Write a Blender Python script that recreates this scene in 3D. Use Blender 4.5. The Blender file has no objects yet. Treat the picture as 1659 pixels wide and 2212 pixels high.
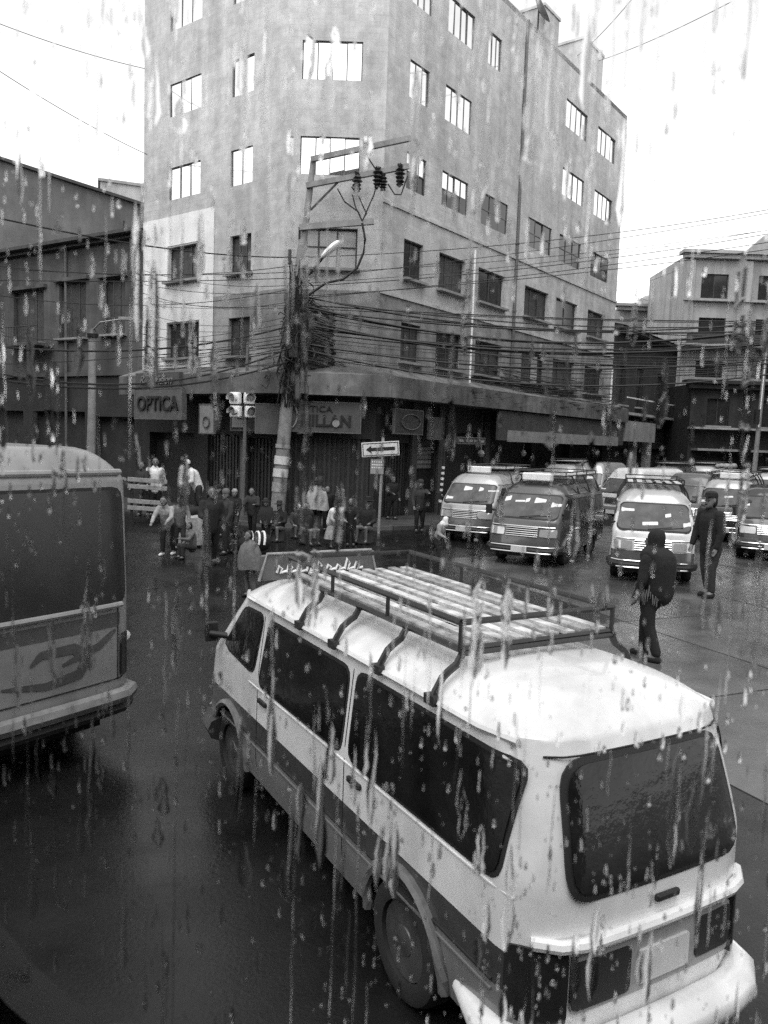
import bpy, bmesh, math, random
from mathutils import Vector, Matrix
random.seed(7)
R = math.radians
scene = bpy.context.scene
col = scene.collection

# ------------------------------------------------------------------ camera
CAM_H = 3.0
FPX, CXP, CYP = 1690.0, 829.5, 1106.0           # photo measured at 1659 x 2212
PITCH = math.atan(156 / 1690.0)
ROLL = R(1.95)
_f = Vector((0, math.cos(PITCH), -math.sin(PITCH)))
_u0 = Vector((0, math.sin(PITCH), math.cos(PITCH)))
_r0 = Vector((1, 0, 0))
_r = _r0 * math.cos(ROLL) + _u0 * math.sin(ROLL)
_u = _u0 * math.cos(ROLL) - _r0 * math.sin(ROLL)
cd = bpy.data.cameras.new('camera')
cd.sensor_fit = 'HORIZONTAL'; cd.sensor_width = 36.0
cd.lens = 36.0 * FPX / 1659.0
cd.clip_start = 0.02; cd.clip_end = 2000
cd.dof.use_dof = True; cd.dof.focus_distance = 11.0; cd.dof.aperture_fstop = 17.0
cam = bpy.data.objects.new('camera', cd); col.objects.link(cam)
m = Matrix((_r, _u, -_f)).transposed().to_4x4(); m.translation = (0, 0, CAM_H)
cam.matrix_world = m
scene.camera = cam

# ------------------------------------------------------------------ sky, sun, exposure
SUN_EL, SUN_AZ = R(64), R(190)      # azimuth clockwise from +Y: high, behind the camera
w = bpy.data.worlds.new('World'); scene.world = w; w.use_nodes = True
nt = w.node_tree; nt.nodes.clear()
sky = nt.nodes.new('ShaderNodeTexSky'); sky.sky_type = 'NISHITA'; sky.sun_disc = False
sky.sun_elevation = SUN_EL; sky.sun_rotation = SUN_AZ
sky.altitude = 3600; sky.air_density = 2.2; sky.dust_density = 8.0; sky.ozone_density = 1.0
bw = nt.nodes.new('ShaderNodeRGBToBW')
bg = nt.nodes.new('ShaderNodeBackground'); bg.inputs['Strength'].default_value = 0.15
out = nt.nodes.new('ShaderNodeOutputWorld')
nt.links.new(sky.outputs[0], bw.inputs[0]); nt.links.new(bw.outputs[0], bg.inputs[0]); nt.links.new(bg.outputs[0], out.inputs[0])
sl = bpy.data.lights.new('sun', 'SUN'); sl.energy = 0.65; sl.angle = R(45); sl.color = (1, 1, 1)
so = bpy.data.objects.new('sun', sl); col.objects.link(so)
sd = Vector((math.sin(SUN_AZ) * math.cos(SUN_EL), math.cos(SUN_AZ) * math.cos(SUN_EL), math.sin(SUN_EL)))
so.rotation_euler = sd.to_track_quat('Z', 'Y').to_euler()
so.location = sd * 60
vs = scene.view_settings
vs.view_transform = 'Standard'; vs.look = 'None'; vs.exposure = 1.5; vs.gamma = 1.0; vs.use_curve_mapping = False
scene.cycles.use_denoising = False
scene.cycles.max_bounces = 8; scene.cycles.transmission_bounces = 8; scene.cycles.transparent_max_bounces = 12
scene.cycles.caustics_refractive = False; scene.cycles.caustics_reflective = False

# ------------------------------------------------------------------ pixel helpers (1659 x 2212 picture)
def ray(x, y):
    d = _f + _r * ((x - CXP) / FPX) - _u * ((y - CYP) / FPX)
    return d / d.y
def gp(x, y, z=0.0):
    d = ray(x, y); t = (z - CAM_H) / d.z
    return Vector((d.x * t, t, z))
def at(x, y, Y):
    d = ray(x, y) * Y
    return Vector((d.x, Y, CAM_H + d.z))

# ------------------------------------------------------------------ materials
MATS = {}
def mat(name, v, rough=0.6, var=0.2, scale=6.0, bump=0.0, metal=0.0, spec=0.5, streak=0.0, rvar=0.0, coat=0.0, rnd=0.0, bscale=None, blotch=0.0, brick=0.0):
    if name in MATS: return MATS[name]
    M = bpy.data.materials.new(name); M.use_nodes = True
    n = M.node_tree.nodes; l = M.node_tree.links
    b = n['Principled BSDF']
    b.inputs['Roughness'].default_value = rough; b.inputs['Metallic'].default_value = metal
    b.inputs['Specular IOR Level'].default_value = spec
    b.inputs['Coat Weight'].default_value = coat; b.inputs['Coat Roughness'].default_value = 0.08
    b.inputs['Base Color'].default_value = (v, v, v, 1)
    tc = n.new('ShaderNodeTexCoord')
    geo = n.new('ShaderNodeNewGeometry')
    val = None
    def mul(a, bsock=None, bv=None):
        q = n.new('ShaderNodeMath'); q.operation = 'MULTIPLY'
        l.new(a, q.inputs[0])
        if bsock is not None: l.new(bsock, q.inputs[1])
        else: q.inputs[1].default_value = bv
        return q.outputs[0]
    def noise(vec, sc, det, lo, hi, a0=0.3, a1=0.7):
        q = n.new('ShaderNodeTexNoise'); q.inputs['Scale'].default_value = sc; q.inputs['Detail'].default_value = det; q.inputs['Roughness'].default_value = 0.6
        l.new(vec, q.inputs['Vector'])
        mr = n.new('ShaderNodeMapRange'); mr.inputs[1].default_value = a0; mr.inputs[2].default_value = a1
        mr.inputs[3].default_value = lo; mr.inputs[4].default_value = hi
        l.new(q.outputs['Fac'], mr.inputs[0]); return mr.outputs[0], q
    pos = tc.outputs['Object']
    wpos = geo.outputs['Position']
    if var:
        val, nz = noise(pos, scale, 6, 1 - var, 1 + var)
        if bump:
            nb = nz
            if bscale:
                _, nb = noise(pos, bscale, 6, 0, 1)
            bp = n.new('ShaderNodeBump'); bp.inputs['Strength'].default_value = bump; bp.inputs['Distance'].default_value = 0.02
            l.new(nb.outputs['Fac'], bp.inputs['Height']); l.new(bp.outputs[0], b.inputs['Normal'])
    if streak:
        mp = n.new('ShaderNodeMapping'); mp.inputs['Scale'].default_value = (1.1, 1.1, 0.10)
        l.new(wpos, mp.inputs['Vector'])
        s, _ = noise(mp.outputs[0], 1.3, 7, 1 - streak, 1 + streak * 0.5, 0.32, 0.62)
        val = mul(val, s) if val is not None else s
    if blotch:
        s, _ = noise(wpos, 0.35, 5, 1 - blotch, 1 + blotch, 0.35, 0.65)
        val = mul(val, s) if val is not None else s
    if brick:
        sx = n.new('ShaderNodeSeparateXYZ'); l.new(pos, sx.inputs[0]); cx_ = n.new('ShaderNodeCombineXYZ'); l.new(sx.outputs[0], cx_.inputs[0]); l.new(sx.outputs[2], cx_.inputs[1])
        bk = n.new('ShaderNodeTexBrick'); bk.inputs['Scale'].default_value = 1.0; bk.inputs['Brick Width'].default_value = .42; bk.inputs['Row Height'].default_value = .2; bk.inputs['Mortar Size'].default_value = .018
        bk.inputs['Color1'].default_value = (1, 1, 1, 1); bk.inputs['Color2'].default_value = (1 - brick,) * 3 + (1,); bk.inputs['Mortar'].default_value = (1 - brick * 1.6,) * 3 + (1,)
        l.new(cx_.outputs[0], bk.inputs['Vector']); val = mul(val, bk.outputs['Color']) if val is not None else bk.outputs['Color']
    if rnd:
        oi = n.new('ShaderNodeObjectInfo')
        mr = n.new('ShaderNodeMapRange'); mr.inputs[3].default_value = 1 - rnd; mr.inputs[4].default_value = 1 + rnd
        l.new(oi.outputs['Random'], mr.inputs[0])
        val = mul(val, mr.outputs[0]) if val is not None else mr.outputs[0]
    if val is not None:
        f = mul(val, bv=v)
        cb = n.new('ShaderNodeCombineColor')
        for i in range(3): l.new(f, cb.inputs[i])
        l.new(cb.outputs[0], b.inputs['Base Color'])
    if rvar:
        s, _ = noise(wpos, 0.8, 6, max(0.03, rough - rvar), rough + rvar, 0.35, 0.65)
        l.new(s, b.inputs['Roughness'])
    MATS[name] = M
    return M

def glass_mat(name, ior):
    M = bpy.data.materials.new(name); M.use_nodes = True
    n = M.node_tree.nodes; n.clear()
    g = n.new('ShaderNodeBsdfGlass'); g.inputs['IOR'].default_value = ior; g.inputs['Roughness'].default_value = 0.0
    g.inputs['Color'].default_value = (1, 1, 1, 1)
    o = n.new('ShaderNodeOutputMaterial'); M.node_tree.links.new(g.outputs[0], o.inputs[0]); return M
def clear_mat(name):
    M = bpy.data.materials.new(name); M.use_nodes = True
    n = M.node_tree.nodes; n.clear()
    g = n.new('ShaderNodeBsdfTransparent'); g.inputs['Color'].default_value = (1, 1, 1, 1)
    o = n.new('ShaderNodeOutputMaterial'); M.node_tree.links.new(g.outputs[0], o.inputs[0]); return M

ASPH = mat('wet_asphalt', 0.009, 0.28, 0.45, 1.3, 0.16, spec=0.38, rvar=0.16, bscale=30, blotch=0.3)
SLABM = mat('wet_road_concrete', 0.075, 0.24, 0.35, 1.3, 0.10, rvar=0.16, rnd=0.15, bscale=30, blotch=0.3)
PAVE = mat('pavement_concrete', 0.06, 0.45, 0.3, 2.0, 0.2, rvar=0.15, bscale=25)
KERB = mat('kerb_concrete', 0.10, 0.5, 0.3, 4.0, 0.2, rnd=0.2)
PLASTER = mat('grey_plaster', 0.50, 0.85, 0.2, 2.2, 0.3, streak=0.2, bscale=9, blotch=0.14, brick=0.055)  # upper walls paled: veiling haze carried by the colour
PLASTERL = mat('shaded_lower_plaster', 0.27, 0.85, 0.3, 1.8, 0.3, streak=0.35, bscale=9, blotch=0.25, brick=.06)  # lower storeys darkened: street shade put into the plaster colour
PLASTER2 = mat('white_plaster', 0.82, 0.85, 0.12, 1.1, 0.25, streak=0.18, bscale=9, blotch=0.1)
CONC = mat('concrete', 0.26, 0.8, 0.2, 2.0, 0.2, streak=0.2, bscale=12)
CONCD = mat('dark_concrete', 0.06, 0.8, 0.25, 2.0, 0.2, streak=0.25, bscale=12)
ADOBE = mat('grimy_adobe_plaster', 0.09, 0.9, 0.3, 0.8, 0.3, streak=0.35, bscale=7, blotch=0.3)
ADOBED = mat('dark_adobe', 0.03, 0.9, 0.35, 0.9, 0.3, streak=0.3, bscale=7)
GREYW = mat('grey_rendered_wall', 0.15, 0.9, 0.2, 0.6, 0.2, streak=0.2, bscale=6, blotch=0.2)
PALE = mat('pale_plaster', 0.36, 0.85, 0.15, 1.0, 0.2, streak=0.25, bscale=8)
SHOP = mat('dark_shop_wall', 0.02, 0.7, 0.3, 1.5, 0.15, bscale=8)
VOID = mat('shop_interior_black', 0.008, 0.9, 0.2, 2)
METD = mat('dark_painted_metal', 0.025, 0.45, 0.25, 8)
METG = mat('grey_painted_metal', 0.12, 0.4, 0.25, 8)
GALV = mat('galvanised_metal', 0.35, 0.4, 0.2, 8, metal=0.3)
FRAME = mat('window_frame_steel', 0.05, 0.5, 0.2, 5)
FRAMEL = mat('light_steel_frame', 0.13, 0.5, 0.2, 5)
FILM = mat('mirror_film_glass', 0.86, 0.05, 0.05, 2, metal=0.95)
DGLASS = mat('dark_window_glass', 0.03, 0.12, 0.3, 2)
SHUTW = mat('weathered_wood_shutter', 0.055, 0.7, 0.4, 5, 0.2, streak=0.3)
CURT = mat('pale_curtained_pane', 0.42, 0.3, 0.15, 3, streak=0.15)
VWHITE = mat('white_vehicle_paint', 0.70, 0.32, 0.16, 3.5, coat=0.4, streak=0.14)
VGREY = mat('grey_vehicle_paint', 0.20, 0.3, 0.1, 2.5, coat=0.5)
VSILV = mat('silver_vehicle_paint', 0.42, 0.3, 0.1, 2.5, coat=0.5, metal=0.3)
VDARK = mat('dark_vehicle_paint', 0.03, 0.25, 0.15, 2.5, coat=0.5)
VMID = mat('mid_grey_vehicle_paint', 0.09, 0.28, 0.12, 2.5, coat=0.5)
TINT = mat('tinted_vehicle_glass', 0.012, 0.07, 0.6, 3.0, 0.5, spec=0.22)
WSHLD = mat('windscreen_glass', 0.09, 0.16, 0.35, 3.5)
RUBBER = mat('black_rubber', 0.012, 0.6, 0.2, 10)
TYRE = mat('tyre_rubber', 0.014, 0.75, 0.3, 12)
RIM = mat('steel_wheel_rim', 0.11, 0.4, 0.3, 9, metal=0.6)
CHROME = mat('chrome_trim', 0.8, 0.12, 0.05, 5, metal=1.0)
LAMPD = mat('dark_tail_lamp', 0.02, 0.1, 0.2, 8)
LAMPC = mat('clear_lamp_lens', 0.5, 0.1, 0.1, 8, metal=0.4)
PLATE = mat('licence_plate_white', 0.6, 0.4, 0.1, 6)
PAPER = mat('windscreen_paper', 0.7, 0.6, 0.1, 6)
SLAT = mat('worn_pale_slat', 0.45, 0.5, 0.6, 9, rnd=0.3)
WIRE = mat('black_cable', 0.012, 0.6, 0.1, 10)
SIGNW = mat('white_sign_face', 0.62, 0.5, 0.12, 5)
SIGNG = mat('grey_sign_face', 0.07, 0.6, 0.25, 2.5)
SIGNM = mat('light_sign_face', 0.25, 0.6, 0.25, 2.5)
INK = mat('black_sign_ink', 0.008, 0.6, 0.1, 5)
LAMPW = mat('white_signal_housing', 0.85, 0.3, 0.08, 6)
POLE = mat('pole_concrete', 0.24, 0.75, 0.25, 4, 0.2, streak=0.2)
SKIN = mat('skin', 0.16, 0.5, 0.1, 20)
HAIR = mat('black_hair', 0.008, 0.5, 0.3, 30)
CLB = mat('black_cloth', 0.012, 0.9, 0.3, 18, 0.3)
CLD = mat('dark_cloth', 0.03, 0.9, 0.3, 18, 0.3)
CLM = mat('mid_grey_cloth', 0.12, 0.9, 0.3, 14, 0.3)
CLL = mat('light_grey_cloth', 0.30, 0.9, 0.3, 14, 0.3)
CLW = mat('white_cloth', 0.72, 0.9, 0.15, 14, 0.3)
WOOD = mat('pale_board', 0.30, 0.7, 0.3, 6)
BUSIN = mat('bus_interior_black', 0.006, 0.8, 0.1, 5)
BUSOUT = mat('bus_side_dark_paint', 0.03, 0.35, 0.1, 5)
DROP = glass_mat('rain_water', 1.33)
CLEAR = clear_mat('clear_pane_glass')

# ------------------------------------------------------------------ mesh helpers
class MB:
    def __init__(s): s.v = []; s.f = []; s.mi = []
    def add(s, vs, fs, mi=0):
        o = len(s.v); s.v += [tuple(q) for q in vs]; s.f += [tuple(i + o for i in q) for q in fs]; s.mi += [mi] * len(fs)
    def box(s, c, size, rz=0, rx=0, ry=0, mi=0):
        hx, hy, hz = size[0] / 2, size[1] / 2, size[2] / 2
        M = Matrix.Rotation(rz, 3, 'Z') @ Matrix.Rotation(ry, 3, 'Y') @ Matrix.Rotation(rx, 3, 'X')
        p = [M @ Vector((x, y, z)) + Vector(c) for z in (-hz, hz) for y in (-hy, hy) for x in (-hx, hx)]
        s.add(p, [(0, 2, 3, 1), (4, 5, 7, 6), (0, 1, 5, 4), (2, 6, 7, 3), (0, 4, 6, 2), (1, 3, 7, 5)], mi)
    def bb(s, a, b, mi=0):
        s.box([(a[i] + b[i]) / 2 for i in range(3)], [abs(b[i] - a[i]) for i in range(3)], mi=mi)
    def tube(s, pts, r, n=8, mi=0, caps=True):
        pts = [Vector(p) for p in pts]; k = len(pts)
        rs = r if isinstance(r, (list, tuple)) else [r] * k
        rings = []
        up = Vector((0, 0, 1))
        for i, p in enumerate(pts):
            t = (pts[min(i + 1, k - 1)] - pts[max(i - 1, 0)])
            t = t.normalized() if t.length > 1e-9 else Vector((0, 0, 1))
            a = t.cross(up)
            if a.length < 0.05: a = t.cross(Vector((1, 0, 0)))
            a.normalize(); b = t.cross(a)
            rings.append([p + (a * math.cos(2 * math.pi * j / n) + b * math.sin(2 * math.pi * j / n)) * rs[i] for j in range(n)])
        vs = [q for rg in rings for q in rg]
        fs = [(i * n + j, i * n + (j + 1) % n, (i + 1) * n + (j + 1) % n, (i + 1) * n + j) for i in range(k - 1) for j in range(n)]
        if caps: fs += [tuple(range(n))[::-1], tuple((k - 1) * n + j for j in range(n))]
        s.add(vs, fs, mi)
    def beam(s, a, b, wd, ht, mi=0):
        a, b = Vector(a), Vector(b); t = (b - a).normalized()
        x = t.cross(Vector((0, 0, 1)))
        if x.length < 0.05: x = Vector((1, 0, 0))
        x.normalize(); y = x.cross(t)
        p = [q + x * sx * wd / 2 + y * sy * ht / 2 for q in (a, b) for sx, sy in ((-1, -1), (1, -1), (1, 1), (-1, 1))]
        s.add(p, [(3, 2, 1, 0), (4, 5, 6, 7), (0, 1, 5, 4), (1, 2, 6, 5), (2, 3, 7, 6), (3, 0, 4, 7)], mi)
    def lathe(s, prof, n=20, axis='Z', c=(0, 0, 0), mi=0):
        vs = []; c = Vector(c)
        for r, h in prof:
            for j in range(n):
                a = 2 * math.pi * j / n
                q = (r * math.cos(a), r * math.sin(a), h) if axis == 'Z' else ((r * math.cos(a), h, r * math.sin(a)) if axis == 'Y' else (h, r * math.cos(a), r * math.sin(a)))
                vs.append(Vector(q) + c)
        k = len(prof)
        fs = [(i * n + j, i * n + (j + 1) % n, (i + 1) * n + (j + 1) % n, (i + 1) * n + j) for i in range(k - 1) for j in range(n)]
        fs += [tuple(range(n))[::-1], tuple((k - 1) * n + j for j in range(n))]
        s.add(vs, fs, mi)
    def capsule(s, a, ra, b, rb, n=10):
        a, b = Vector(a), Vector(b); t = b - a
        L = t.length; t = t.normalized() if L > 1e-6 else Vector((0, 0, 1))
        pts = []; rs = []
        for k in range(4):
            th = math.pi / 2 * (1 - k / 3); pts.append(a - t * ra * math.sin(th)); rs.append(max(0.001, ra * math.cos(th)))
        for k in range(4):
            th = math.pi / 2 * k / 3; pts.append(b + t * rb * math.sin(th)); rs.append(max(0.001, rb * math.cos(th)))
        up = Vector((1, 0, 0)) if abs(t.x) < 0.8 else Vector((0, 1, 0))
        x = t.cross(up).normalized(); y = t.cross(x)
        vs = [p + (x * math.cos(2 * math.pi * j / n) + y * math.sin(2 * math.pi * j / n)) * r for p, r in zip(pts, rs) for j in range(n)]
        k = len(pts)
        fs = [(i * n + j, i * n + (j + 1) % n, (i + 1) * n + (j + 1) % n, (i + 1) * n + j) for i in range(k - 1) for j in range(n)]
        fs += [tuple(range(n))[::-1], tuple((k - 1) * n + j for j in range(n))]
        s.add(vs, fs)
    def mesh(s, name, mats, smooth=False):
        me = bpy.data.meshes.new(name); me.from_pydata(s.v, [], s.f)
        if not isinstance(mats, (list, tuple)): mats = [mats]
        for q in mats: me.materials.append(q)
        if len(mats) > 1: me.polygons.foreach_set('material_index', s.mi)
        if smooth: me.polygons.foreach_set('use_smooth', [True] * len(me.polygons))
        me.update()
        if smooth:
            bm = bmesh.new(); bm.from_mesh(me); bmesh.ops.recalc_face_normals(bm, faces=bm.faces)
            for e in bm.edges:
                if len(e.link_faces) == 2 and e.calc_face_angle(0) > R(38): e.smooth = False
            bm.to_mesh(me); bm.free()
        return me
    def build(s, name, mats, parent=None, *a, smooth=False, loc=None, rz=None):
        a = list(a)
        if a and isinstance(a[0], bool): smooth = a.pop(0)
        if a: loc = a.pop(0)
        if a: rz = a.pop(0)
        return put(name, s.mesh(name, mats, smooth), parent, loc, rz)

def put(name, me, parent=None, loc=None, rz=None):
    o = bpy.data.objects.new(name, me); col.objects.link(o)
    if parent is not None: o.parent = parent
    if loc is not None: o.location = loc
    if rz is not None: o.rotation_euler.z = rz
    return o
def bevel(o, wdt, seg=2):
    q = o.modifiers.new('bevel', 'BEVEL'); q.width = wdt; q.segments = seg; q.limit_method = 'ANGLE'
    return o
def tag(o, label=None, cat=None, group=None, kind=None):
    if label: o['label'] = label
    if cat: o['category'] = cat
    if group: o['group'] = group
    if kind: o['kind'] = kind
    return o
def thing(name, label, cat, loc=(0, 0, 0), rz=0, group=None):
    o = bpy.data.objects.new(name, None); col.objects.link(o)
    o.location = loc; o.rotation_euler.z = rz; o.empty_display_size = 0.2
    return tag(o, label, cat, group)
def text_mesh(txt, size, depth, shear=0.0, xs=1.0, offset=0.0):
    cu = bpy.data.curves.new('lettering', 'FONT'); cu.body = txt; cu.size = size; cu.extrude = depth; cu.align_x = 'CENTER'; cu.align_y = 'CENTER'
    cu.shear = shear; cu.offset = offset; cu.resolution_u = 3
    o = bpy.data.objects.new('lettering', cu); col.objects.link(o)
    dg = bpy.context.evaluated_depsgraph_get(); me = bpy.data.meshes.new_from_object(o.evaluated_get(dg))
    bpy.data.objects.remove(o); bpy.data.curves.remove(cu)
    me.transform(Matrix.Rotation(R(90), 4, 'X') @ Matrix.Diagonal((xs, 1, 1, 1)))
    return me
def lettering(txt, size, depth, M, parent, loc, rz=0, **k):
    me = text_mesh(txt, size, depth, **k); me.materials.clear(); me.materials.append(M)
    return put('lettering', me, parent, loc, rz)

# ================================================================== STRUCTURE: road, pavements
g = MB(); g.add([(-400, -300, 0), (400, -300, 0), (400, 700, 0), (-400, 700, 0)], [(0, 1, 2, 3)])
road = tag(g.build('road', ASPH), kind='structure')
# cast slabs with open joints; the joints run with the two streets
SLABW = 3.6
sm = MB(); hw = SLABW / 2 - 0.011
sm.add([(-hw, -hw, 0), (hw, -hw, 0), (hw, hw, 0), (-hw, hw, 0), (-hw + .01, -hw + .01, .06), (hw - .01, -hw + .01, .06), (hw - .01, hw - .01, .06), (-hw + .01, hw - .01, .06)],
       [(4, 5, 6, 7), (0, 1, 5, 4), (1, 2, 6, 5), (2, 3, 7, 6), (3, 0, 4, 7)])
slab_me = sm.mesh('slab', SLABM)
ang = R(24)
for i in range(-12, 14):
    for j in range(-8, 20):
        x, y = i * SLABW, j * SLABW
        X = x * math.cos(ang) - y * math.sin(ang) + 1.5; Y = x * math.sin(ang) + y * math.cos(ang) + 6.2
        if Y < 2 or Y > 62 or X > Y * 0.62 + 12 or X < 2.6 + .0 * Y or (Y < 9 and X < 4.4): continue
        o = put('slab', slab_me, road, (X, Y, -0.052 + random.uniform(-.003, .002)), ang + random.uniform(-.002, .002))
# main building plan
A = Vector((-3.87, 28.5)); B = Vector((-0.41, 28.5))
dR = Vector((math.sin(R(37)), math.cos(R(37)))); dL = Vector((-math.sin(R(53)), math.cos(R(53))))
LR, LL = 22.35, 8.15
E_R = B + dR * LR; E_L = A + dL * LL
nR = Vector((dR.y, -dR.x)); nL = Vector((-dL.y, dL.x))
def poly_prism(pts, z0, z1, mb, mi=0):
    n = len(pts)
    mb.add([(p[0], p[1], z0) for p in pts] + [(p[0], p[1], z1) for p in pts],
           [tuple(range(n))[::-1], tuple(range(n, 2 * n))] + [(i, (i + 1) % n, (i + 1) % n + n, i + n) for i in range(n)], mi)
SW = 2.9
outer = [E_L + dL * 18 + nL * SW, A + nL * SW * 1.0 + dL * .3, A + Vector((0.2, -SW)), B + Vector((-.2, -SW)), B + nR * SW + dR * .3, E_R + nR * SW + dR * 26]
inner = [E_R + dR * 26, B, A, E_L + dL * 18]
q = MB(); poly_prism([*outer, *inner], -0.05, 0.12, q)
pavement = tag(q.build('pavement', PAVE), kind='structure')
km = MB(); km.box((0, 0, 0.035), (0.97, 0.16, 0.21)); kerb_me = km.mesh('kerb_stone', KERB)
for a, b in zip(outer[:-1], outer[1:]):
    L = (b - a).length; d = (b - a) / L; n = int(L)
    for i in range(n):
        p = a + d * (i + .5) * L / n
        if p.y > 60: continue
        o = put('kerb_stone', kerb_me, pavement, (p.x, p.y, random.uniform(-.006, .004)), math.atan2(d.y, d.x)); o.scale.x = L / n
# ================================================================== MAIN CORNER BUILDING
bld = thing('corner_apartment_building', 'tall grey plastered corner building with bright upper windows above the opticians', 'building', (A.x, A.y, 0))
org = Vector((A.x, A.y, 0))
ROOF = 21.75; G0 = 4.6
ROWS = [(5.95, 7.38), (9.0, 10.4), (12.2, 13.5), (15.4, 16.7), (18.65, 19.95)]
def facade(P, d, L, z0, z1, rects, M, name, th=0.3, parent=bld, base=org, nm='wall', back=True):
    """vertical wall with real openings; local x along the wall, local -y outwards"""
    xs = sorted({0, L} | {r[0] for r in rects} | {r[1] for r in rects}); zs = sorted({z0, z1} | {r[2] for r in rects} | {r[3] for r in rects})
    mb = MB()
    for i in range(len(xs) - 1):
        for j in range(len(zs) - 1):
            cx, cz = (xs[i] + xs[i + 1]) / 2, (zs[j] + zs[j + 1]) / 2
            if any(r[0] < cx < r[1] and r[2] < cz < r[3] for r in rects): continue
            mb.add([(xs[i], 0, zs[j]), (xs[i + 1], 0, zs[j]), (xs[i + 1], 0, zs[j + 1]), (xs[i], 0, zs[j + 1])], [(0, 1, 2, 3)])
    for a, b, c, e in rects:
        mb.add([(a, 0, c), (b, 0, c), (b, 0, e), (a, 0, e), (a, th, c), (b, th, c), (b, th, e), (a, th, e)],
               [(0, 4, 5, 1), (1, 5, 6, 2), (2, 6, 7, 3), (3, 7, 4, 0)] + ([(4, 7, 6, 5)] if back else []))
    return mb.build(nm, M, parent, (P[0] - base.x, P[1] - base.y, 0), math.atan2(d[1], d[0]))
_wc = {}
def window(P, d, a, b, c, e, kind, parent=bld, base=org, rec=None, sill=True):
    if rec is None: rec = .05 if kind[:4] in ('film', 'half') else .15
    wd, ht = b - a, e - c
    key = (round(wd, 2), round(ht, 2), kind)
    if key not in _wc:
        f = MB(); t = 0.03 if kind[:4] in ('film', 'half') else 0.05; mw = .02 if t < .04 else .028
        f.bb((0, 0, 0), (t, .06, ht)); f.bb((wd - t, 0, 0), (wd, .06, ht)); f.bb((t, 0.001, 0), (wd - t, .059, t)); f.bb((t, 0.001, ht - t), (wd - t, .059, ht))
        nc = {'film4': 4, 'film3': 3, 'film2': 2, 'grid': 3, 'dark': 2, 'wood': 3, 'half': 4, 'halfd': 3}[kind]
        if wd < 1.5 and nc == 4: nc = 3
        cw = (wd - 2 * t) / nc; panes = []
        nr = 2 if kind in ('grid', 'half', 'halfd') else 1
        for i in range(1, nc): f.bb((t + cw * i - mw, 0.002, t), (t + cw * i + mw, .058, ht - t))
        hz = [t, ht - t] if nr == 1 else [t, ht * (.5 if kind != 'grid' else .55), ht - t]
        if nr == 2:
            for i in range(nc): f.bb((t + cw * i + mw, .003, hz[1] - .02), (t + cw * (i + 1) - mw, .057, hz[1] + .02))
        for i in range(nc):
            for j in range(nr):
                panes.append((t + cw * i + .012, t + cw * (i + 1) - .012, hz[j] + (.01 if j else 0), hz[j + 1] - .01, i, j))
        pm = []
        for (x0, x1, y0, y1, i, j) in panes:
            pq = MB(); pq.bb((x0, .025, y0), (x1, .037, y1))
            M_ = {'film4': FILM, 'film3': FILM, 'film2': FILM, 'grid': CURT, 'dark': DGLASS, 'wood': SHUTW, 'half': FILM if j else DGLASS, 'halfd': DGLASS}[kind]
            pm.append(pq.mesh('pane', M_))
        s = MB(); s.box((wd / 2, -.17, -.05), (wd + .24, .42, .09))
        _wc[key] = (f.mesh('window', FRAME if t > .04 else FRAMEL), pm, s.mesh('sill', CONC))
    fm, pm, smh = _wc[key]
    p = Vector(P) + Vector(d) * a - Vector((-d[1], d[0])) * (-rec)
    o = put('window', fm, parent, (p.x - base.x, p.y - base.y, c), math.atan2(d[1], d[0]))
    for k in pm: put('pane', k, o, (random.uniform(-.001, .001), random.uniform(-.003, .003), 0)).rotation_euler = (random.uniform(-.012, .012), 0, random.uniform(-.012, .012))
    if sill: put('sill', smh, o)
    return o
colsR = [(1.35, 2.6), (3.72, 5.65), (6.75, 9.05), (11.0, 13.5), (14.4, 17.0), (18.4, 20.9)]
rects = []; wins = []
for r, (c, e) in enumerate(ROWS):
    for k, (a, b) in enumerate(colsR):
        if r == 3 and k in (2, 3): continue
        if r == 4 and k in (3,): continue
        if r >= 3 and k == 2: b = a + 1.1
        rects.append((a, b, c, e))
        kind = ('dark' if (k + r) % 2 else 'wood') if r < 2 else ('half' if (r == 2 and k < 2) else 'halfd' if r == 2 else 'film4')  # half and halfd rows: dark panes stand in for reflected buildings opposite
        wins.append((a, b, c, e, kind))
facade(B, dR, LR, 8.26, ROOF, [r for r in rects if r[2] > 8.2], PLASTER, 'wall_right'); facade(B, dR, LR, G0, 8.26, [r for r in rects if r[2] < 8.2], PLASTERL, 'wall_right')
for a, b, c, e, kind in wins: window(B, dR, a, b, c, e, kind, sill=(c < 9.5))
rects = []; wins = []
for r, (c, e) in enumerate(ROWS):
    kind = ('wood', 'grid', 'film4', 'film4', 'film4')[r]
    if r == 0: continue
    rects.append((.5, 2.6, c, e)); wins.append((.5, 2.6, c, e, kind))
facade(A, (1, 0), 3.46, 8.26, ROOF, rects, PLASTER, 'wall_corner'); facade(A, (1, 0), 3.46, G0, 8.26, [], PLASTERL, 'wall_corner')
for wq in wins: window(A, Vector((1, 0)), *wq, sill=(wq[2] < 9.5))
rects = []; wins = []
for r, (c, e) in enumerate(ROWS):
    for k, (s1, s0) in enumerate(((2.85, 1.68), (6.5, 4.58))):
        a, b = LL - s1, LL - s0
        rects.append((a, b, c + (.05 if k else 0), e)); wins.append((a, b, c + (.05 if k else 0), e, ('wood', 'wood', 'film2', 'film2', 'film2')[r] if k == 0 else ('dark', 'wood', 'film3', 'film3', 'film3')[r]))
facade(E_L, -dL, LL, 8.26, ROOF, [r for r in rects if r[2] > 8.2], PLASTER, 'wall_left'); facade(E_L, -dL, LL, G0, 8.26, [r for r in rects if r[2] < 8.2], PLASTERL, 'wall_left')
for wq in wins: window(E_L, -dL, *wq, sill=(wq[2] < 10))
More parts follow.
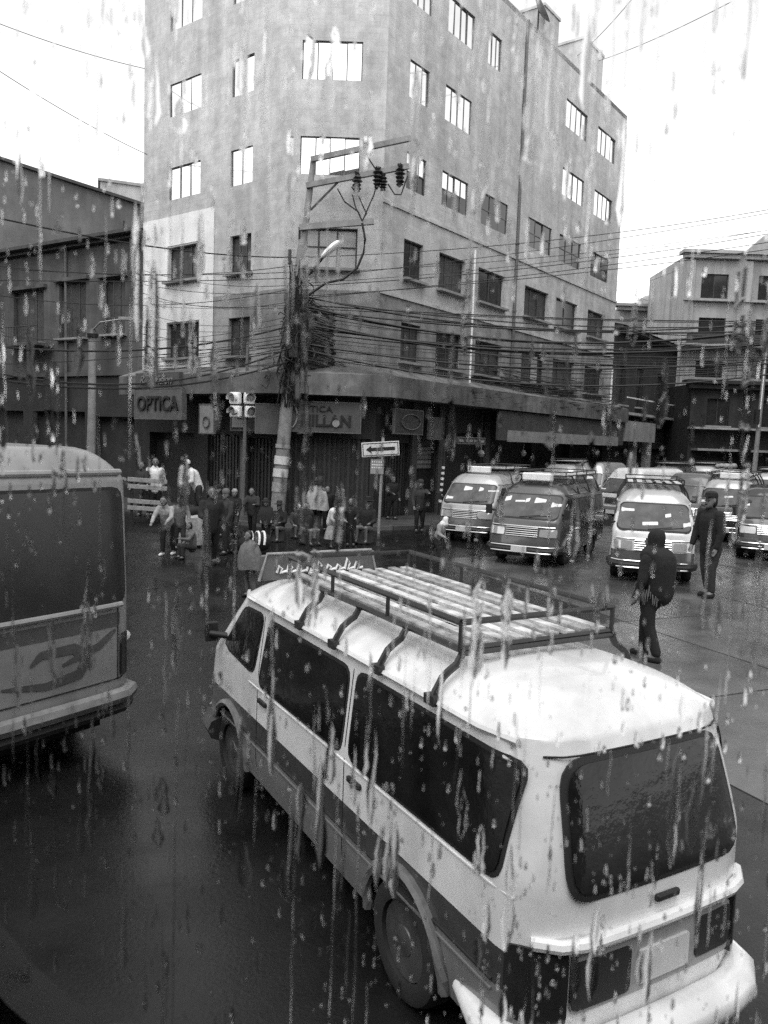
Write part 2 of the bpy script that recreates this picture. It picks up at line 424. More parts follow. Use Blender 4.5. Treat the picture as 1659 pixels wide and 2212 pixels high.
# white painted lower left part: a proud plaster skin around the two windows
rects = [(LL - 6.56, LL - 4.52, 5.9, 7.44), (LL - 6.56, LL - 4.52, 8.98, 10.46)]
ww = facade(E_L + nL * .02, -dL, LL - 3.72, G0 + .9, 11.62, [(max(a, .01), b, c, e) for a, b, c, e in rects], PLASTER2, 'white_wall', th=0.018, back=False)
ww.name = 'white_wall'; ww['label'] = 'white painted lower part of the left wall'
# back walls, roof slab, parapet, roof boxes
q = MB(); nb = -nR
back = E_R + nb * 11; backL = E_L - nL * 9
poly_prism([(p - org.xy) for p in (E_R, back, backL, E_L, A, B)][::-1], ROOF - .25, ROOF - .02, q); q.build('roof', CONC, bld)
q = MB()
for a, b in ((E_R, back), (back, backL), (backL, E_L)):
    a2, b2 = a - org.xy, b - org.xy
    q.add([(a2.x, a2.y, 0), (b2.x, b2.y, 0), (b2.x, b2.y, ROOF), (a2.x, a2.y, ROOF)], [(0, 1, 2, 3)])
q.build('rear_wall', PLASTER, bld)
for (s0, s1, dep, h) in ((11.6, 13.2, 2.2, 1.25), (16.2, 18.6, 2.6, 1.7)):
    q = MB(); L_ = s1 - s0
    q.bb((0, .03, 0), (L_, dep, h)); q.bb((-.06, -.03, h), (L_ + .06, dep + .06, h + .12))
    p = B + dR * s0 - org.xy
    q.build('roof_box', PLASTER, bld, (p.x, p.y, ROOF), math.atan2(dR.y, dR.x))
# downpipe and conduit on right wall, floor-band mouldings
q = MB(); p = B + dR * 9.95 + nR * .07 - org.xy
q.tube([(p.x, p.y, 4.7), (p.x, p.y, ROOF - .1)], .07, 8)
for z in range(6, 21, 3): q.tube([(p.x, p.y, z), (p.x, p.y, z + .08)], .1, 8)
q.build('downpipe', METG, bld, smooth=True)
q = MB(); p = B + dR * 5.95 + nR * .28 - org.xy; q.tube([(p.x, p.y, 4.7), (p.x, p.y, 10.9)], .045, 8)
q.build('conduit_or_highlight', LAMPW, bld, smooth=True)
q = MB(); p = E_R + nR * .06 - dR * .1 - org.xy; q.tube([(p.x, p.y, 3.8), (p.x, p.y, 7.6)], .06, 8)
q.build('conduit_or_highlight', LAMPW, bld, smooth=True)  # white tube standing in for the highlight on the far corner edge
for z in (8.2, 11.35):
    q = MB(); p = B - org.xy; q.bb((0.0, -.06, z), (LR, .02, z + .12)); q.build('string_course', PLASTER, bld, (p.x, p.y, 0), math.atan2(dR.y, dR.x))
# projecting first-floor slab (canopy) over the shops
PR = 1.15
can = [E_L + nL * PR, A + nL * PR + dL * .3 , A + Vector((.12, -PR)), B + Vector((-.12, -PR)), B + nR * PR + dR * .3, E_R + nR * PR, E_R, B, A, E_L]
can = [E_L + nL * PR, A + (nL + Vector((0, -1))).normalized() * PR, B + (nR + Vector((0, -1))).normalized() * PR, E_R + nR * PR, E_R - nR * .3, B - nR * .3, A - nL * .3, E_L - nL * .3]
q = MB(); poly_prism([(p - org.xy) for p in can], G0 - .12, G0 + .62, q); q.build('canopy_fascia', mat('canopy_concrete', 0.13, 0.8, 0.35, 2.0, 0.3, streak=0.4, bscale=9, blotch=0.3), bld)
# sloped canopy top
q = MB()
ring0 = can[:4]; ring1 = [E_L, A, B, E_R]
vs_ = [((p - org.xy).x, (p - org.xy).y, G0 + .622) for p in ring0] + [((p - org.xy).x, (p - org.xy).y, G0 + 1.0) for p in ring1]
q.add(vs_, [(i, i + 1, i + 5, i + 4) for i in range(3)]); q.build('canopy_top', MATS['canopy_concrete'], bld)

# --- ground floor shops
def shopwall(P, d, L, rects, nm='shop_wall'):
    return facade(P, d, L, 0.1, G0 - .1, rects, SHOP, nm, th=0.35, nm=nm)
# left side shops
shL = [(0.5, 3.4, .12, 3.0), (4.2, 6.0, .12, 3.0), (6.5, 7.8, .12, 2.9)]
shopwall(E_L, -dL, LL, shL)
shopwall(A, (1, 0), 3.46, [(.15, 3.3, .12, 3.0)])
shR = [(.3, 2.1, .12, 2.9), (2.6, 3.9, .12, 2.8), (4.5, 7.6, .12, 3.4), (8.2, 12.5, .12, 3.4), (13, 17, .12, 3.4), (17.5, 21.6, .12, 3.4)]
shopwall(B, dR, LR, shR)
def shutter(P, d, a, b, c, e, vertical=True, M=METD, drop=1.0, rec=.12):
    p = Vector(P) + Vector(d) * a - Vector((-d[1], d[0])) * (-rec) - org.xy
    n_ = MB(); n_.bb((0, .05, 0), (b - a, .09, e - c)); o = n_.build('roller_shutter', M, bld, (p.x, p.y, c), math.atan2(d[1], d[0]))
    z0 = (e - c) * (1 - drop)
    if vertical:
        k = int((b - a) / .17); s_ = MB(); s_.bb((-.045, 0, z0 + .02), (.045, .045, e - c - .02)); me = s_.mesh('slat', M)
        for i in range(k): put('slat', me, o, ((i + .5) * (b - a) / k, random.uniform(-.008, .008), 0))
    else:
        k = int((e - c) / .16); s_ = MB(); s_.bb((.02, 0, -.06), (b - a - .02, .045, .06)); me = s_.mesh('slat', M)
        for i in range(k): put('slat', me, o, (0, random.uniform(-.008, .008), z0 + (i + .5) * (e - c - z0) / k))
    return o
SHG = mat('shutter_grey_metal', 0.035, 0.5, 0.4, 3, rnd=0.35)
shutter(A, Vector((1, 0)), .15, 3.3, .12, 3.0, True, SHG)
shutter(E_L, -dL, 4.2, 6.0, .12, 3.0, True, SHG)
shutter(E_L, -dL, 6.5, 7.8, .12, 2.9, True, SHG)
shutter(B, dR, .3, 2.1, .12, 2.9, True, SHG)
shutter(B, dR, 2.6, 3.9, 1.9, 2.8, False, mat('shutter_light_metal', 0.16, 0.5, 0.3, 3, rnd=0.2))
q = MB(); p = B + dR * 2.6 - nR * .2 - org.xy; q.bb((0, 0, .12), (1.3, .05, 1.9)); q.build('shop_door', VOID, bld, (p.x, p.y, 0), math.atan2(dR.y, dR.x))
# doorway display in left shop: grey metal frame
q = MB(); p = E_L - dL * 6.2 + nL * .06 - org.xy; q.bb((0, -.05, .12), (.14, .0, 2.9)); q.build('door_post', METG, bld, (p.x, p.y, 0), math.atan2(-dL.y, -dL.x))
# shop columns
for s in (2.35, 4.2, 8.0):
    q = MB(); p = B + dR * s + nR * .05 - org.xy; q.bb((-.17, -.08, .12), (.17, .03, G0 - .15)); q.build('shop_column', CONCD, bld, (p.x, p.y, 0), math.atan2(dR.y, dR.x))
# lower dropped fascia on the right shops
q = MB(); p = B + dR * 7.4 + nR * .95 - org.xy; q.bb((0, 0, 3.15), (LR - 7.5, .12, 4.42)); q.build('shop_fascia', CONCD, bld, (p.x, p.y, 0), math.atan2(dR.y, dR.x))
q = MB(); p = B + dR * 8.2 + nR * 1.0 - org.xy; q.bb((0, 0, 3.1), (LR - 9.2, .05, 3.6)); q.build('fascia_panel', SIGNM, bld, (p.x, p.y, 0), math.atan2(dR.y, dR.x))

# --- shop signs: things of their own
def sign_on(P, d, s, out, z, wd, ht, M, nm, label, dep=.12, rxt=0.0):
    p = Vector(P) + Vector(d) * s + Vector((d[1], -d[0])) * out
    t = thing(nm, label, 'shop sign', (p.x, p.y, z), math.atan2(d[1], d[0]))
    q = MB(); q.bb((-wd / 2, 0, -ht / 2), (wd / 2, dep, ht / 2)); bevel(q.build('panel', M, t), .01)
    f = MB(); r_ = .035
    f.bb((-wd / 2 - r_, -.015, -ht / 2 - r_), (wd / 2 + r_, dep - .02, -ht / 2 + .003)); f.bb((-wd / 2 - r_, -.014, ht / 2 - .003), (wd / 2 + r_, dep - .021, ht / 2 + r_))
    f.bb((-wd / 2 - r_, -.013, -ht / 2), (-wd / 2 + .003, dep - .022, ht / 2)); f.bb((wd / 2 - .003, -.013, -ht / 2), (wd / 2 + r_, dep - .022, ht / 2))
    f.build('sign_frame', METG, t)
    return t
t = sign_on(E_L, -dL, 2.75, 1.3, 4.1, 2.9, 1.15, mat('optica_sign_face', .11, .6, .25, 2.5), 'optician_sign', 'grey OPTICA sign board hung at the left end of the corner building', dep=.25)
lettering('OPTICA', .78, .03, INK, t, (0, -.03, -.02), xs=.92, offset=.012)
q = MB(); q.bb((-1.42, .0, .62), (1.3, .2, 1.2)); q.build('script_panel', SIGNG, t)
lettering('Real Vision', .5, .02, mat('sign_script_grey', .2, .6, .2, 5), t, (-.1, -.03, .9), shear=.35, xs=.9)
t = sign_on(A, (1, 0), 1.55, .75, 3.72, 2.75, 1.02, SIGNG, 'optician_sign', 'dark grey OPTICA MILLAN sign board above the corner shutters', dep=.16)
lettering('OPTICA', .30, .02, INK, t, (-.25, -.03, .28), xs=1.2)
lettering('MILLAN', .56, .02, INK, t, (.15, -.03, -.14), xs=.95, offset=.012)
q = MB(); q.tube([(-1.05 + .28 * math.cos(a) * .7, -.04, .02 + .42 * math.sin(a)) for a in [R(x) for x in range(-110, 111, 20)]], .03, 6); q.build('emblem', SIGNM, t)
q = MB(); q.lathe([(.12, 0), (.14, .03), (.0, .05)], 14, 'Y', (.52, -.06, -.22)); q.build('emblem', SIGNM, t)
t = sign_on(A, (1, 0), -.35, .62, 3.6, .85, 1.0, mat('plain_grey_sign', .08, .6, .3, 2), 'shop_sign', 'plain dark sign board between the leaning pole and the traffic light')
t = sign_on(E_L, -dL, 7.15, .6, 3.65, 1.9, .95, mat('poster_grey', .06, .6, .6, 4), 'shop_sign', 'dark picture sign board behind the traffic light')
q = MB(); q.bb((-.85, -.04, -.38), (-.2, -.02, .2)); q.build('picture', SIGNM, t)
t = sign_on(E_L, -dL, 5.3, 1.0, 3.55, .78, 1.05, SIGNM, 'hanging_shop_sign', 'light square sign panel hanging left of the traffic light')
q = MB(); q.tube([(.02 + .18 * math.cos(a), -.04, -.12 + .2 * math.sin(a)) for a in [R(x) for x in range(0, 361, 30)]], .025, 6); q.build('emblem', SIGNG, t)
t = sign_on(B, dR, 1.1, .7, 3.68, 1.75, .85, mat('brown_sign', .045, .6, .4, 3), 'shop_sign', 'dark oval-lettered sign board right of the corner, above the arrow sign')
q = MB(); q.tube([(.1 + .6 * math.cos(a), -.03, .28 * math.sin(a)) for a in [R(x) for x in range(0, 361, 20)]], .02, 6); q.build('emblem', METG, t)
t = sign_on(B, dR, 3.3, .55, 3.5, 1.2, .8, mat('shop_sign_mid', .09, .6, .3, 3), 'shop_sign', 'small grey blank sign board above the half-open shutter')
t = sign_on(B, dR, 5.3, .9, 3.08, 2.1, .22, mat('shop_sign_strip', .05, .6, .3, 3), 'shop_sign', 'long narrow lettered sign strip behind the striped post')
q = MB()
for i in range(22):
    if i in (4, 5, 12): continue
    x = -.98 + i * .089; h = random.uniform(.09, .13)
    q.bb((x, -.025, -.06), (x + .022, .0, -.06 + h)); q.bb((x + .0225, -.024, -.06 + random.choice((0, .05, .1)) * h / .12), (x + .06, .0, -.04 + random.choice((0, .04)) ))
q.build('lettering', CLL, t)
# dim things hanging in the dark shop mouths
for s, z, r_, lb in ((6.6, 2.55, .16, 'round pale lamp hanging in the dark shop behind the light van'), (10.5, 2.6, .14, 'round pale lamp hanging in the black shop mouth behind the dark van')):
    p = B + dR * s + nR * .6
    t = thing('hanging_lamp', lb, 'lamp', (p.x, p.y, z)); q = MB(); q.lathe([(.02, .5), (.02, .16), (r_ * .6, .13), (r_, 0), (r_ * .6, -.13), (.02, -.16)][::-1], 14); q.build('shade', CLL, t, True)
    q = MB(); q.tube([(0, 0, .45), (0, 0, G0 - .12 - z)], .01, 5); q.build('cord', WIRE, t)
# satellite dish on the roof
p = B + dR * 11.0
t = thing('satellite_dish', 'satellite dish standing on the roof edge of the corner building', 'satellite dish', (p.x, p.y, ROOF))
q = MB(); prof = [(.02 + .62 * k / 6, .22 * (k / 6) ** 2) for k in range(7)]
q.lathe(prof + [(r_, h + .02) for r_, h in prof[::-1]], 20, 'Z'); o = q.build('dish', METG, t, True, (0, 0, .75)); o.rotation_euler = (R(62), 0, R(70))
q = MB(); q.tube([(0, 0, -.02), (0, 0, .75)], .04, 8); q.tube([(0, 0, .75), (-.25, -.3, 1.25)], .02, 6); q.build('mast', METD, t, True)

# ================================================================== LEFT BUILDINGS
uL = Vector((-math.sin(R(58)), math.cos(R(58))))       # the side street bends a little
P0 = E_L.copy(); LB = 19.0; F_L = P0 + uL * LB; nLB = Vector((-uL.y, uL.x))
lb = thing('low_street_house', 'low grimy plastered house with dark tall windows left of the corner building', 'house', (F_L.x, F_L.y, 0)); lo = Vector((F_L.x, F_L.y, 0))
dl = -uL
EZ = 11.2
def sL(x): # image column -> distance along wall from its left end
    r_ = ray(x, 700); n_ = Vector((uL.y, -uL.x)); tt = n_.dot(P0) / n_.dot(r_.xy); return LB - (r_.xy * tt - P0).dot(uL)
wr = [(sL(223), sL(270), 7.15, 9.5), (sL(128), sL(186), 7.1, 9.55), (sL(30), sL(95), 7.0, 9.4)]
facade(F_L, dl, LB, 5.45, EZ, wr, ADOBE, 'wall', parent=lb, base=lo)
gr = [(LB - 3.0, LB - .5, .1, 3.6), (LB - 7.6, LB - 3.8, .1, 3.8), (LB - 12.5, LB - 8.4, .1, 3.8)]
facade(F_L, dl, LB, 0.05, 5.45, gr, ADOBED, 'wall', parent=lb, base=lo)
for a, b, c, e in wr:
    window(F_L, dl, a, b, c, e, 'wood', parent=lb, base=lo)
    q = MB(); p = F_L + dl * ((a + b) / 2) - lo.xy; q.box((0, -.08, e + .14), (b - a + .5, .22, .16)); q.build('lintel', ADOBE, lb, (p.x, p.y, 0), math.atan2(dl.y, dl.x))
q = MB(); q.bb((-.1, -.55, EZ), (LB + .0, .3, EZ + .14)); q.bb((-.1, -.25, EZ - .16), (LB, .05, EZ)); q.build('eave', CONCD, lb, (0, 0, 0), math.atan2(dl.y, dl.x))
q = MB(); q.add([(-.1, -.5, EZ + .14), (LB, -.5, EZ + .14), (LB, 6, EZ + 1.0), (-.1, 6, EZ + 1.0)], [(0, 1, 2, 3)]); q.build('roof', ADOBED, lb, (0, 0, 0), math.atan2(dl.y, dl.x))
q = MB(); q.bb((0, -.1, 5.38), (LB, .0, 5.56)); q.build('string_course', ADOBE, lb, (0, 0, 0), math.atan2(dl.y, dl.x))
q = MB(); q.bb((LB - 9, -.9, 6.75), (LB - 6.0, -.02, 6.87)); o = q.build('balcony', ADOBE, lb, (0, 0, 0), math.atan2(dl.y, dl.x))
q = MB()
for i in range(16): q.tube([(LB - 8.95 + i * .19, -.85, 6.87), (LB - 8.95 + i * .19, -.85, 7.6)], .015, 5)
q.tube([(LB - 9, -.85, 7.62), (LB - 6, -.85, 7.62)], .025, 6); q.build('railing', METD, o)
q = MB(); q.tube([(LB - 5.0, -.1, .5), (LB - 5.0, -.1, EZ - .1)], .06, 8); q.build('downpipe', METG, lb, (0, 0, 0), math.atan2(dl.y, dl.x))
# grey gable wall rising behind it
p0 = at(-260, 250, 40); p1 = at(0, 346, 43); p2 = at(312, 446, 47)
gb = thing('tall_grey_house', 'big blank grey gable wall rising behind the low house on the left', 'house', (p1.x, p1.y, 0)); go = Vector((p1.x, p1.y, 0))
q = MB(); pts = [(p0.x, p0.y, p0.z), (p1.x, p1.y, p1.z), (p2.x, p2.y, p2.z), (p2.x + 5, p2.y + 5, p2.z - 1)]
for a, b in zip(pts[:-1], pts[1:]):
    q.add([(a[0] - go.x, a[1] - go.y, 0), (b[0] - go.x, b[1] - go.y, 0), (b[0] - go.x, b[1] - go.y, b[2]), (a[0] - go.x, a[1] - go.y, a[2]),
           (a[0] - go.x - 4, a[1] - go.y + 8, 0), (b[0] - go.x - 4, b[1] - go.y + 8, 0), (b[0] - go.x - 4, b[1] - go.y + 8, b[2]), (a[0] - go.x - 4, a[1] - go.y + 8, a[2])],
          [(0, 1, 2, 3), (3, 2, 6, 7), (5, 4, 7, 6), (1, 5, 6, 2), (4, 0, 3, 7)])
q.build('wall', GREYW, gb)
q = MB()
for a, b in zip(pts[:-1], pts[1:]): q.beam((a[0] - go.x, a[1] - go.y, a[2] + .05), (b[0] - go.x, b[1] - go.y, b[2] + .05), .5, .16)
q.build('coping', CONCD, gb)
q = MB(); q.tube([(p2.x - go.x - 1.2, p2.y - go.y - .6, p2.z - 4.5), (p2.x - go.x - 1.0, p2.y - go.y - .6, p2.z - 1.0)], .05, 6); q.build('vent_pipe', METD, gb)
a = at(212, 379, 58); b = at(292, 376, 60)
t = thing('roof_tank_room', 'pale concrete box on a far roof left of the corner building', 'building', ((a.x + b.x) / 2, 60, 0))
q = MB(); q.bb((-1.5, -.9, 0), (1.5, 2.4, a.z - .2)); q.build('wall', PALE, t, rz=R(20))
q = MB(); q.bb((-1.65, -1.05, a.z - .198), (1.65, 2.55, a.z)); q.build('roof', CONC, t, rz=R(20))

# ================================================================== RIGHT BUILDINGS
# dark two-storey house next along the street
rb = thing('dark_adobe_house', 'dark two-storey adobe house beyond the corner building on the right', 'house', (E_R.x, E_R.y, 0)); ro = Vector((E_R.x, E_R.y, 0))
PB = E_R + dR * .05; LRB = 12.0
wr = [(1.2, 2.3, 5.6, 8.0), (4.2, 5.4, 5.6, 8.0), (8.0, 9.2, 5.6, 8.0)]
facade(PB, dR, LRB, 4.9, 9.9, wr, ADOBED, 'wall', parent=rb, base=ro)
for k_, q_ in enumerate(wr): window(PB, dR, *q_, 'dark', parent=rb, base=ro)
gr = [(.5, 3.2, .1, 3.0), (4.0, 6.0, .1, 3.0), (7.0, 11, .1, 3.0)]
facade(PB, dR, LRB, .05, 4.9, gr, CONCD, 'wall', parent=rb, base=ro)
q = MB(); q.bb((0, -.5, 9.9), (LRB, .3, 10.1)); q.build('eave', CONCD, rb, rz=math.atan2(dR.y, dR.x))
q = MB(); q.add([(0, -.6, 10.1), (LRB, -.6, 10.1), (LRB, 5, 11.4), (0, 5, 11.4)], [(0, 1, 2, 3)]); q.build('roof', ADOBED, rb, rz=math.atan2(dR.y, dR.x))
q = MB(); q.bb((.1, -1.0, 4.95), (LRB - .5, .0, 5.1)); o = q.build('balcony', PALE, rb, rz=math.atan2(dR.y, dR.x))
q = MB(); q.bb((.1, -1.02, 5.9), (LRB - .5, -.95, 5.97)); q.build('railing', LAMPW, o)
q = MB(); q.bb((.1, -.95, 3.4), (5.5, -.85, 4.6)); q.build('shop_fascia', CONC, rb, rz=math.atan2(dR.y, dR.x))
q = MB(); q.bb((6.0, -.4, .1), (6.6, .02, 4.8)); q.bb((3.3, -.4, .1), (3.9, .02, 4.8)); q.build('pier', PALE, rb, rz=math.atan2(dR.y, dR.x))
def block(name, label, X0, X1, Y, H, M, cols, rows, zb, zs, wd, wh, depth=8, kind='dark', cornice=True, rz=0.0, frame=True):
    t = thing(name, label, 'building', (X0, Y, 0), rz); L = X1 - X0
    rs = []
    for r_ in range(rows):
        for c_ in range(cols):
            cx = L * (c_ + .5) / cols; z = zb + r_ * zs; rs.append((cx - wd / 2, cx + wd / 2, z, z + wh))
    facade((X0, Y), Vector((1, 0)), L, 0, H, rs, M, 'wall', parent=t, base=Vector((X0, Y, 0)))
    for r_ in rs: window((X0, Y), Vector((1, 0)), *r_, kind, parent=t, base=Vector((X0, Y, 0)))
    q = MB(); q.add([(0, 0, 0), (0, depth, 0), (0, depth, H), (0, 0, H), (L, 0, 0), (L, depth, 0), (L, depth, H), (L, 0, H)], [(0, 3, 2, 1), (4, 5, 6, 7), (1, 2, 6, 5), (3, 7, 6, 2)])
    q.build('side_wall', M, t)
    if cornice:
        q = MB(); q.bb((-.5, -.6, H), (L + .5, .4, H + .22)); q.bb((-.3, -.4, H - .3), (L + .3, .2, H - .002)); q.build('cornice', M, t)
    return t
xa = at(1458, 975, 56).x
t = block('ornate_building', 'pale ornate building with curved pediments at the right edge, above the parked vans', xa, xa + 16, 56, 16.6, PALE, 4, 4, 4.6, 3.0, 1.9, 1.7, kind='dark')
for z in (4.1, 7.2, 10.2, 13.4):
    q = MB(); q.bb((-.2, -1.3 if z < 11 else -.35, z), (16.2, 0, z + .16)); o = q.build('balcony' if z < 11 else 'string_course', PALE, t)
    if z < 11:
        q = MB(); q.bb((-.15, -1.25, z + .16), (16.1, -1.18, z + .85)); q.build('parapet', CONC if z < 8 else CONCD, o)
for x0, wd, h in ((3.9, 4.0, 1.5), (9.8, 5.4, 2.6)):
    q = MB(); n = 16; pr = [(x0 + wd / 2 + wd / 2 * math.cos(math.pi * k / n), 16.8 + h * (.35 * math.sin(math.pi * k / n) + .65 * max(0, math.sin(math.pi * k / n)) ** 4)) for k in range(n + 1)]
    q.add([(x, -.5, z) for x, z in pr] + [(x, .1, z) for x, z in pr], [tuple(range(n + 1)), tuple(range(n + 1, 2 * n + 2))[::-1]] + [(k, k + n + 1, k + n + 2, k + 1) for k in range(n)])
    q.build('pediment', PALE, t)
q = MB(); q.lathe([(.25, 0), (.3, .2), (.12, .4), (.2, .6), (.02, .95)], 12, 'Z', (12.5, -.2, 19.3)); q.build('finial', PALE, t)
for x in (0.2, 4.2, 8.2, 12.2):
    q = MB(); q.bb((x - .3, -.22, 4.3), (x + .3, -.003, 16.2)); q.build('pilaster', PALE, t)
xa = at(1322, 970, 66).x
t = block('far_low_house', 'far low pale house with parapet between the corner and ornate buildings', xa, at(1475, 970, 66).x, 66, 14.6, CONC, 3, 3, 4.5, 3.2, 1.2, 1.6)
q = MB()
for x, r_ in ((2.5, .8),): q.lathe([(r_, 0), (r_ * .95, .35), (r_ * .7, .7), (r_ * .3, .95), (.02, 1.0)], 16, 'Z', (x, 1, 14.8))
q.build('dome', CONC, t, True)
xa = at(1485, 975, 50).x
t = block('shop_row_house', 'dark low shop house under the ornate building at the right edge', xa, xa + 14, 50, 7.2, ADOBED, 4, 1, 4.6, 3, 1.4, 1.7)
q = MB(); q.bb((.2, -1.1, 3.0), (13.8, .0, 3.14)); o = q.build('awning', CONC, t)
q = MB(); q.bb((-.1, -.9, 4.35), (13.8, 0, 4.47)); q.build('balcony', PALE, t)
q = MB()
for x in (2.0, 5.5, 9.0): q.bb((x, -.03, .1), (x + 2.4, -.003, 2.8))
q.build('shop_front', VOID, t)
# unseen blocks added outside the frame to shade the street and darken window reflections
t = block('opposite_shade_block', 'tall grey unseen block across the road behind the bus, added for shade', -34, 30, -17, 19, GREYW, 16, 5, 4, 3.2, 1.6, 1.5, kind='dark')
t.rotation_euler.z = R(180); t.location = (30, -17, 0)
pr_ = Vector((17.5, 14.0)); 
t = block('side_street_shade_block', 'tall grey unseen block across the right-hand street, added to darken the window reflections', 0, 60, 0, 20, GREYW, 14, 5, 4, 3.2, 1.7, 1.5, kind='dark')
t.location = (pr_.x + dR.x * 60, pr_.y + dR.y * 60, 0); t.rotation_euler.z = math.atan2(-dR.y, -dR.x)
pl_ = Vector((-15.0, 15.5))
t = block('left_street_shade_block', 'tall grey unseen block across the left-hand street, added for shade', 0, 34, 0, 15, GREYW, 8, 4, 4, 3.2, 1.7, 1.5, kind='dark')
t.location = (pl_.x, pl_.y, 0); t.rotation_euler.z = math.atan2(uL.y, uL.x)

# ================================================================== VEHICLES
class Body:
    def __init__(s, xf=2.3, xr=-2.2, w=.8, z0=.3, zb=1.08, zg=1.7, zt=1.86, rake=.6, rear=.12, tum=.07, rf=.28, rr=.16, nose=.12):
        s.__dict__.update(locals())
    def sl(s, z):
        q = min(1, max(0, (z - s.zb) / (s.zg - s.zb)))
        w = s.w - s.tum * q - (.03 * max(0, (.5 - z) / .2) if z < .5 else 0)
        xf = s.xf - s.nose * min(1, max(0, (z - .5) / (s.zb - .5))) ** 1.5 - s.rake * q - (.05 * max(0, (.5 - z) / .2) if z < .5 else 0)
        xr = s.xr + s.rear * q ** 1.2 + (.04 * max(0, (.5 - z) / .2) if z < .5 else 0)
        return w, xf, xr, s.rf, s.rr
    def side(s, x, z, sg):
        w, xf, xr, rf, rr = s.sl(z); y = w
        if x > xf - rf: y = w - rf + math.sqrt(max(0, rf * rf - min(rf, x - xf + rf) ** 2))
        if x < xr + rr: y = w - rr + math.sqrt(max(0, rr * rr - min(rr, xr + rr - x) ** 2))
        return Vector((x, sg * y, z))
    def end(s, y, z, front):
        w, xf, xr, rf, rr = s.sl(z); r_ = rf if front else rr; d = 0
        if abs(y) > w - r_: d = r_ - math.sqrt(max(0, r_ * r_ - min(r_, abs(y) - w + r_) ** 2))
        bow = (.05 if front else .03) * (y / w) ** 2
        return Vector(((xf - d - bow) if front else (xr + d + bow), y, z))
    def outline(s, w, xf, xr, rf, rr, ns=84, ne=14, nc=6):
        p = []
        def ebow(y, f): return (.05 if f else .03) * (y / max(w, .01)) ** 2
        for k in range(ns): p.append((xr + rr + (xf - rf - xr - rr) * k / ns, w))
        for k in range(nc): a = math.pi / 2 * (1 - k / nc); p.append((xf - rf + rf * math.cos(a) - ebow(w, 1) * math.cos(a), w - rf + rf * math.sin(a)))
        for k in range(ne): y = (w - rf) * (1 - 2 * k / ne); p.append((xf - ebow(y, 1), y))
        for k in range(nc): a = -math.pi / 2 * k / nc; p.append((xf - rf + rf * math.cos(a) - ebow(w, 1) * math.cos(a), -w + rf + rf * math.sin(a)))
        for k in range(ns): p.append((xf - rf + (xr + rr - xf + rf) * k / ns, -w))
        for k in range(nc): a = -math.pi / 2 - math.pi / 2 * k / nc; p.append((xr + rr + rr * math.cos(a) - ebow(w, 0) * math.cos(a), -w + rr + rr * math.sin(a)))
        for k in range(ne): y = (-w + rr) * (1 - 2 * k / ne); p.append((xr + ebow(y, 0), y))
        for k in range(nc): a = math.pi - math.pi / 2 * k / nc; p.append((xr + rr + rr * math.cos(a) - ebow(w, 0) * math.cos(a), w - rr + rr * math.sin(a)))
        return p
    def mesh(s, mb, zone, wheels, wr=.36, wz=.31):
        zs = []; z = s.z0
        while z < s.zg - 1e-6: zs.append(z); z += .045
        zs.append(s.zg); rings = []
        for z in zs: rings.append([(x, y, z) for x, y in s.outline(*s.sl(z))])
        w, xf, xr, rf, rr = s.sl(s.zg)
        for d in (.012, .03, .06, .10, .15, .21, .28, .36, .46, .58, w - .02):
            q = min(1, d / .34); z = s.zg + (s.zt - s.zg - .03) * (1 - (1 - q) ** 2.3) + .03 * d / w
            rings.append([(x, y, z) for x, y in s.outline(w - d, xf - d * 1.1, xr + d, max(.01, min(rf, w - d - .005)), max(.01, min(rr + d * .3, w - d - .005)))])
        n = len(rings[0]); o = len(mb.v)
        for r_ in rings: mb.v += r_
        for i in range(len(rings) - 1):
            for j in range(n):
                k = (j + 1) % n
                a, b, c, d = rings[i][j], rings[i][k], rings[i + 1][k], rings[i + 1][j]
                cx, cy, cz = (a[0] + c[0]) / 2, (a[1] + c[1]) / 2, (a[2] + c[2]) / 2
                if abs(cy) > s.w * .7 and any((cx - wx) ** 2 + (cz - wz) ** 2 < wr * wr for wx in wheels): continue
                mb.f.append((o + i * n + j, o + i * n + k, o + (i + 1) * n + k, o + (i + 1) * n + j)); mb.mi.append(zone(cx, cy, cz))
        mb.f.append(tuple(o + (len(rings) - 1) * n + j for j in range(n))); mb.mi.append(zone(0, 0, s.zt))
        mb.f.append(tuple(o + j for j in range(n))[::-1]); mb.mi.append(zone(0, 0, s.z0))
    def patch(s, where, corners, rad, off, rows=14, cols=12, sg=1):
        """conforming panel: corners (a, z) counter-clockwise, rounded; a = x on a side, y on an end"""
        pts = []
        m_ = len(corners)
        for i in range(m_):
            p = Vector(corners[i]); a = Vector(corners[i - 1]) - p; b = Vector(corners[(i + 1) % m_]) - p
            r_ = min(rad, a.length * .45, b.length * .45); p0 = p + a.normalized() * r_; p1 = p + b.normalized() * r_
            for k in range(6):
                u = k / 5; pts.append(p0 * (1 - u) ** 2 + p * 2 * u * (1 - u) + p1 * u * u)
        zmin = min(q.y for q in pts); zmax = max(q.y for q in pts)
        def ext(z):
            xs = []
            for i in range(len(pts)):
                a, b = pts[i - 1], pts[i]
                if (a.y - z) * (b.y - z) <= 0 and abs(a.y - b.y) > 1e-9: xs.append(a.x + (b.x - a.x) * (z - a.y) / (b.y - a.y))
            return (min(xs), max(xs)) if xs else (0, 0)
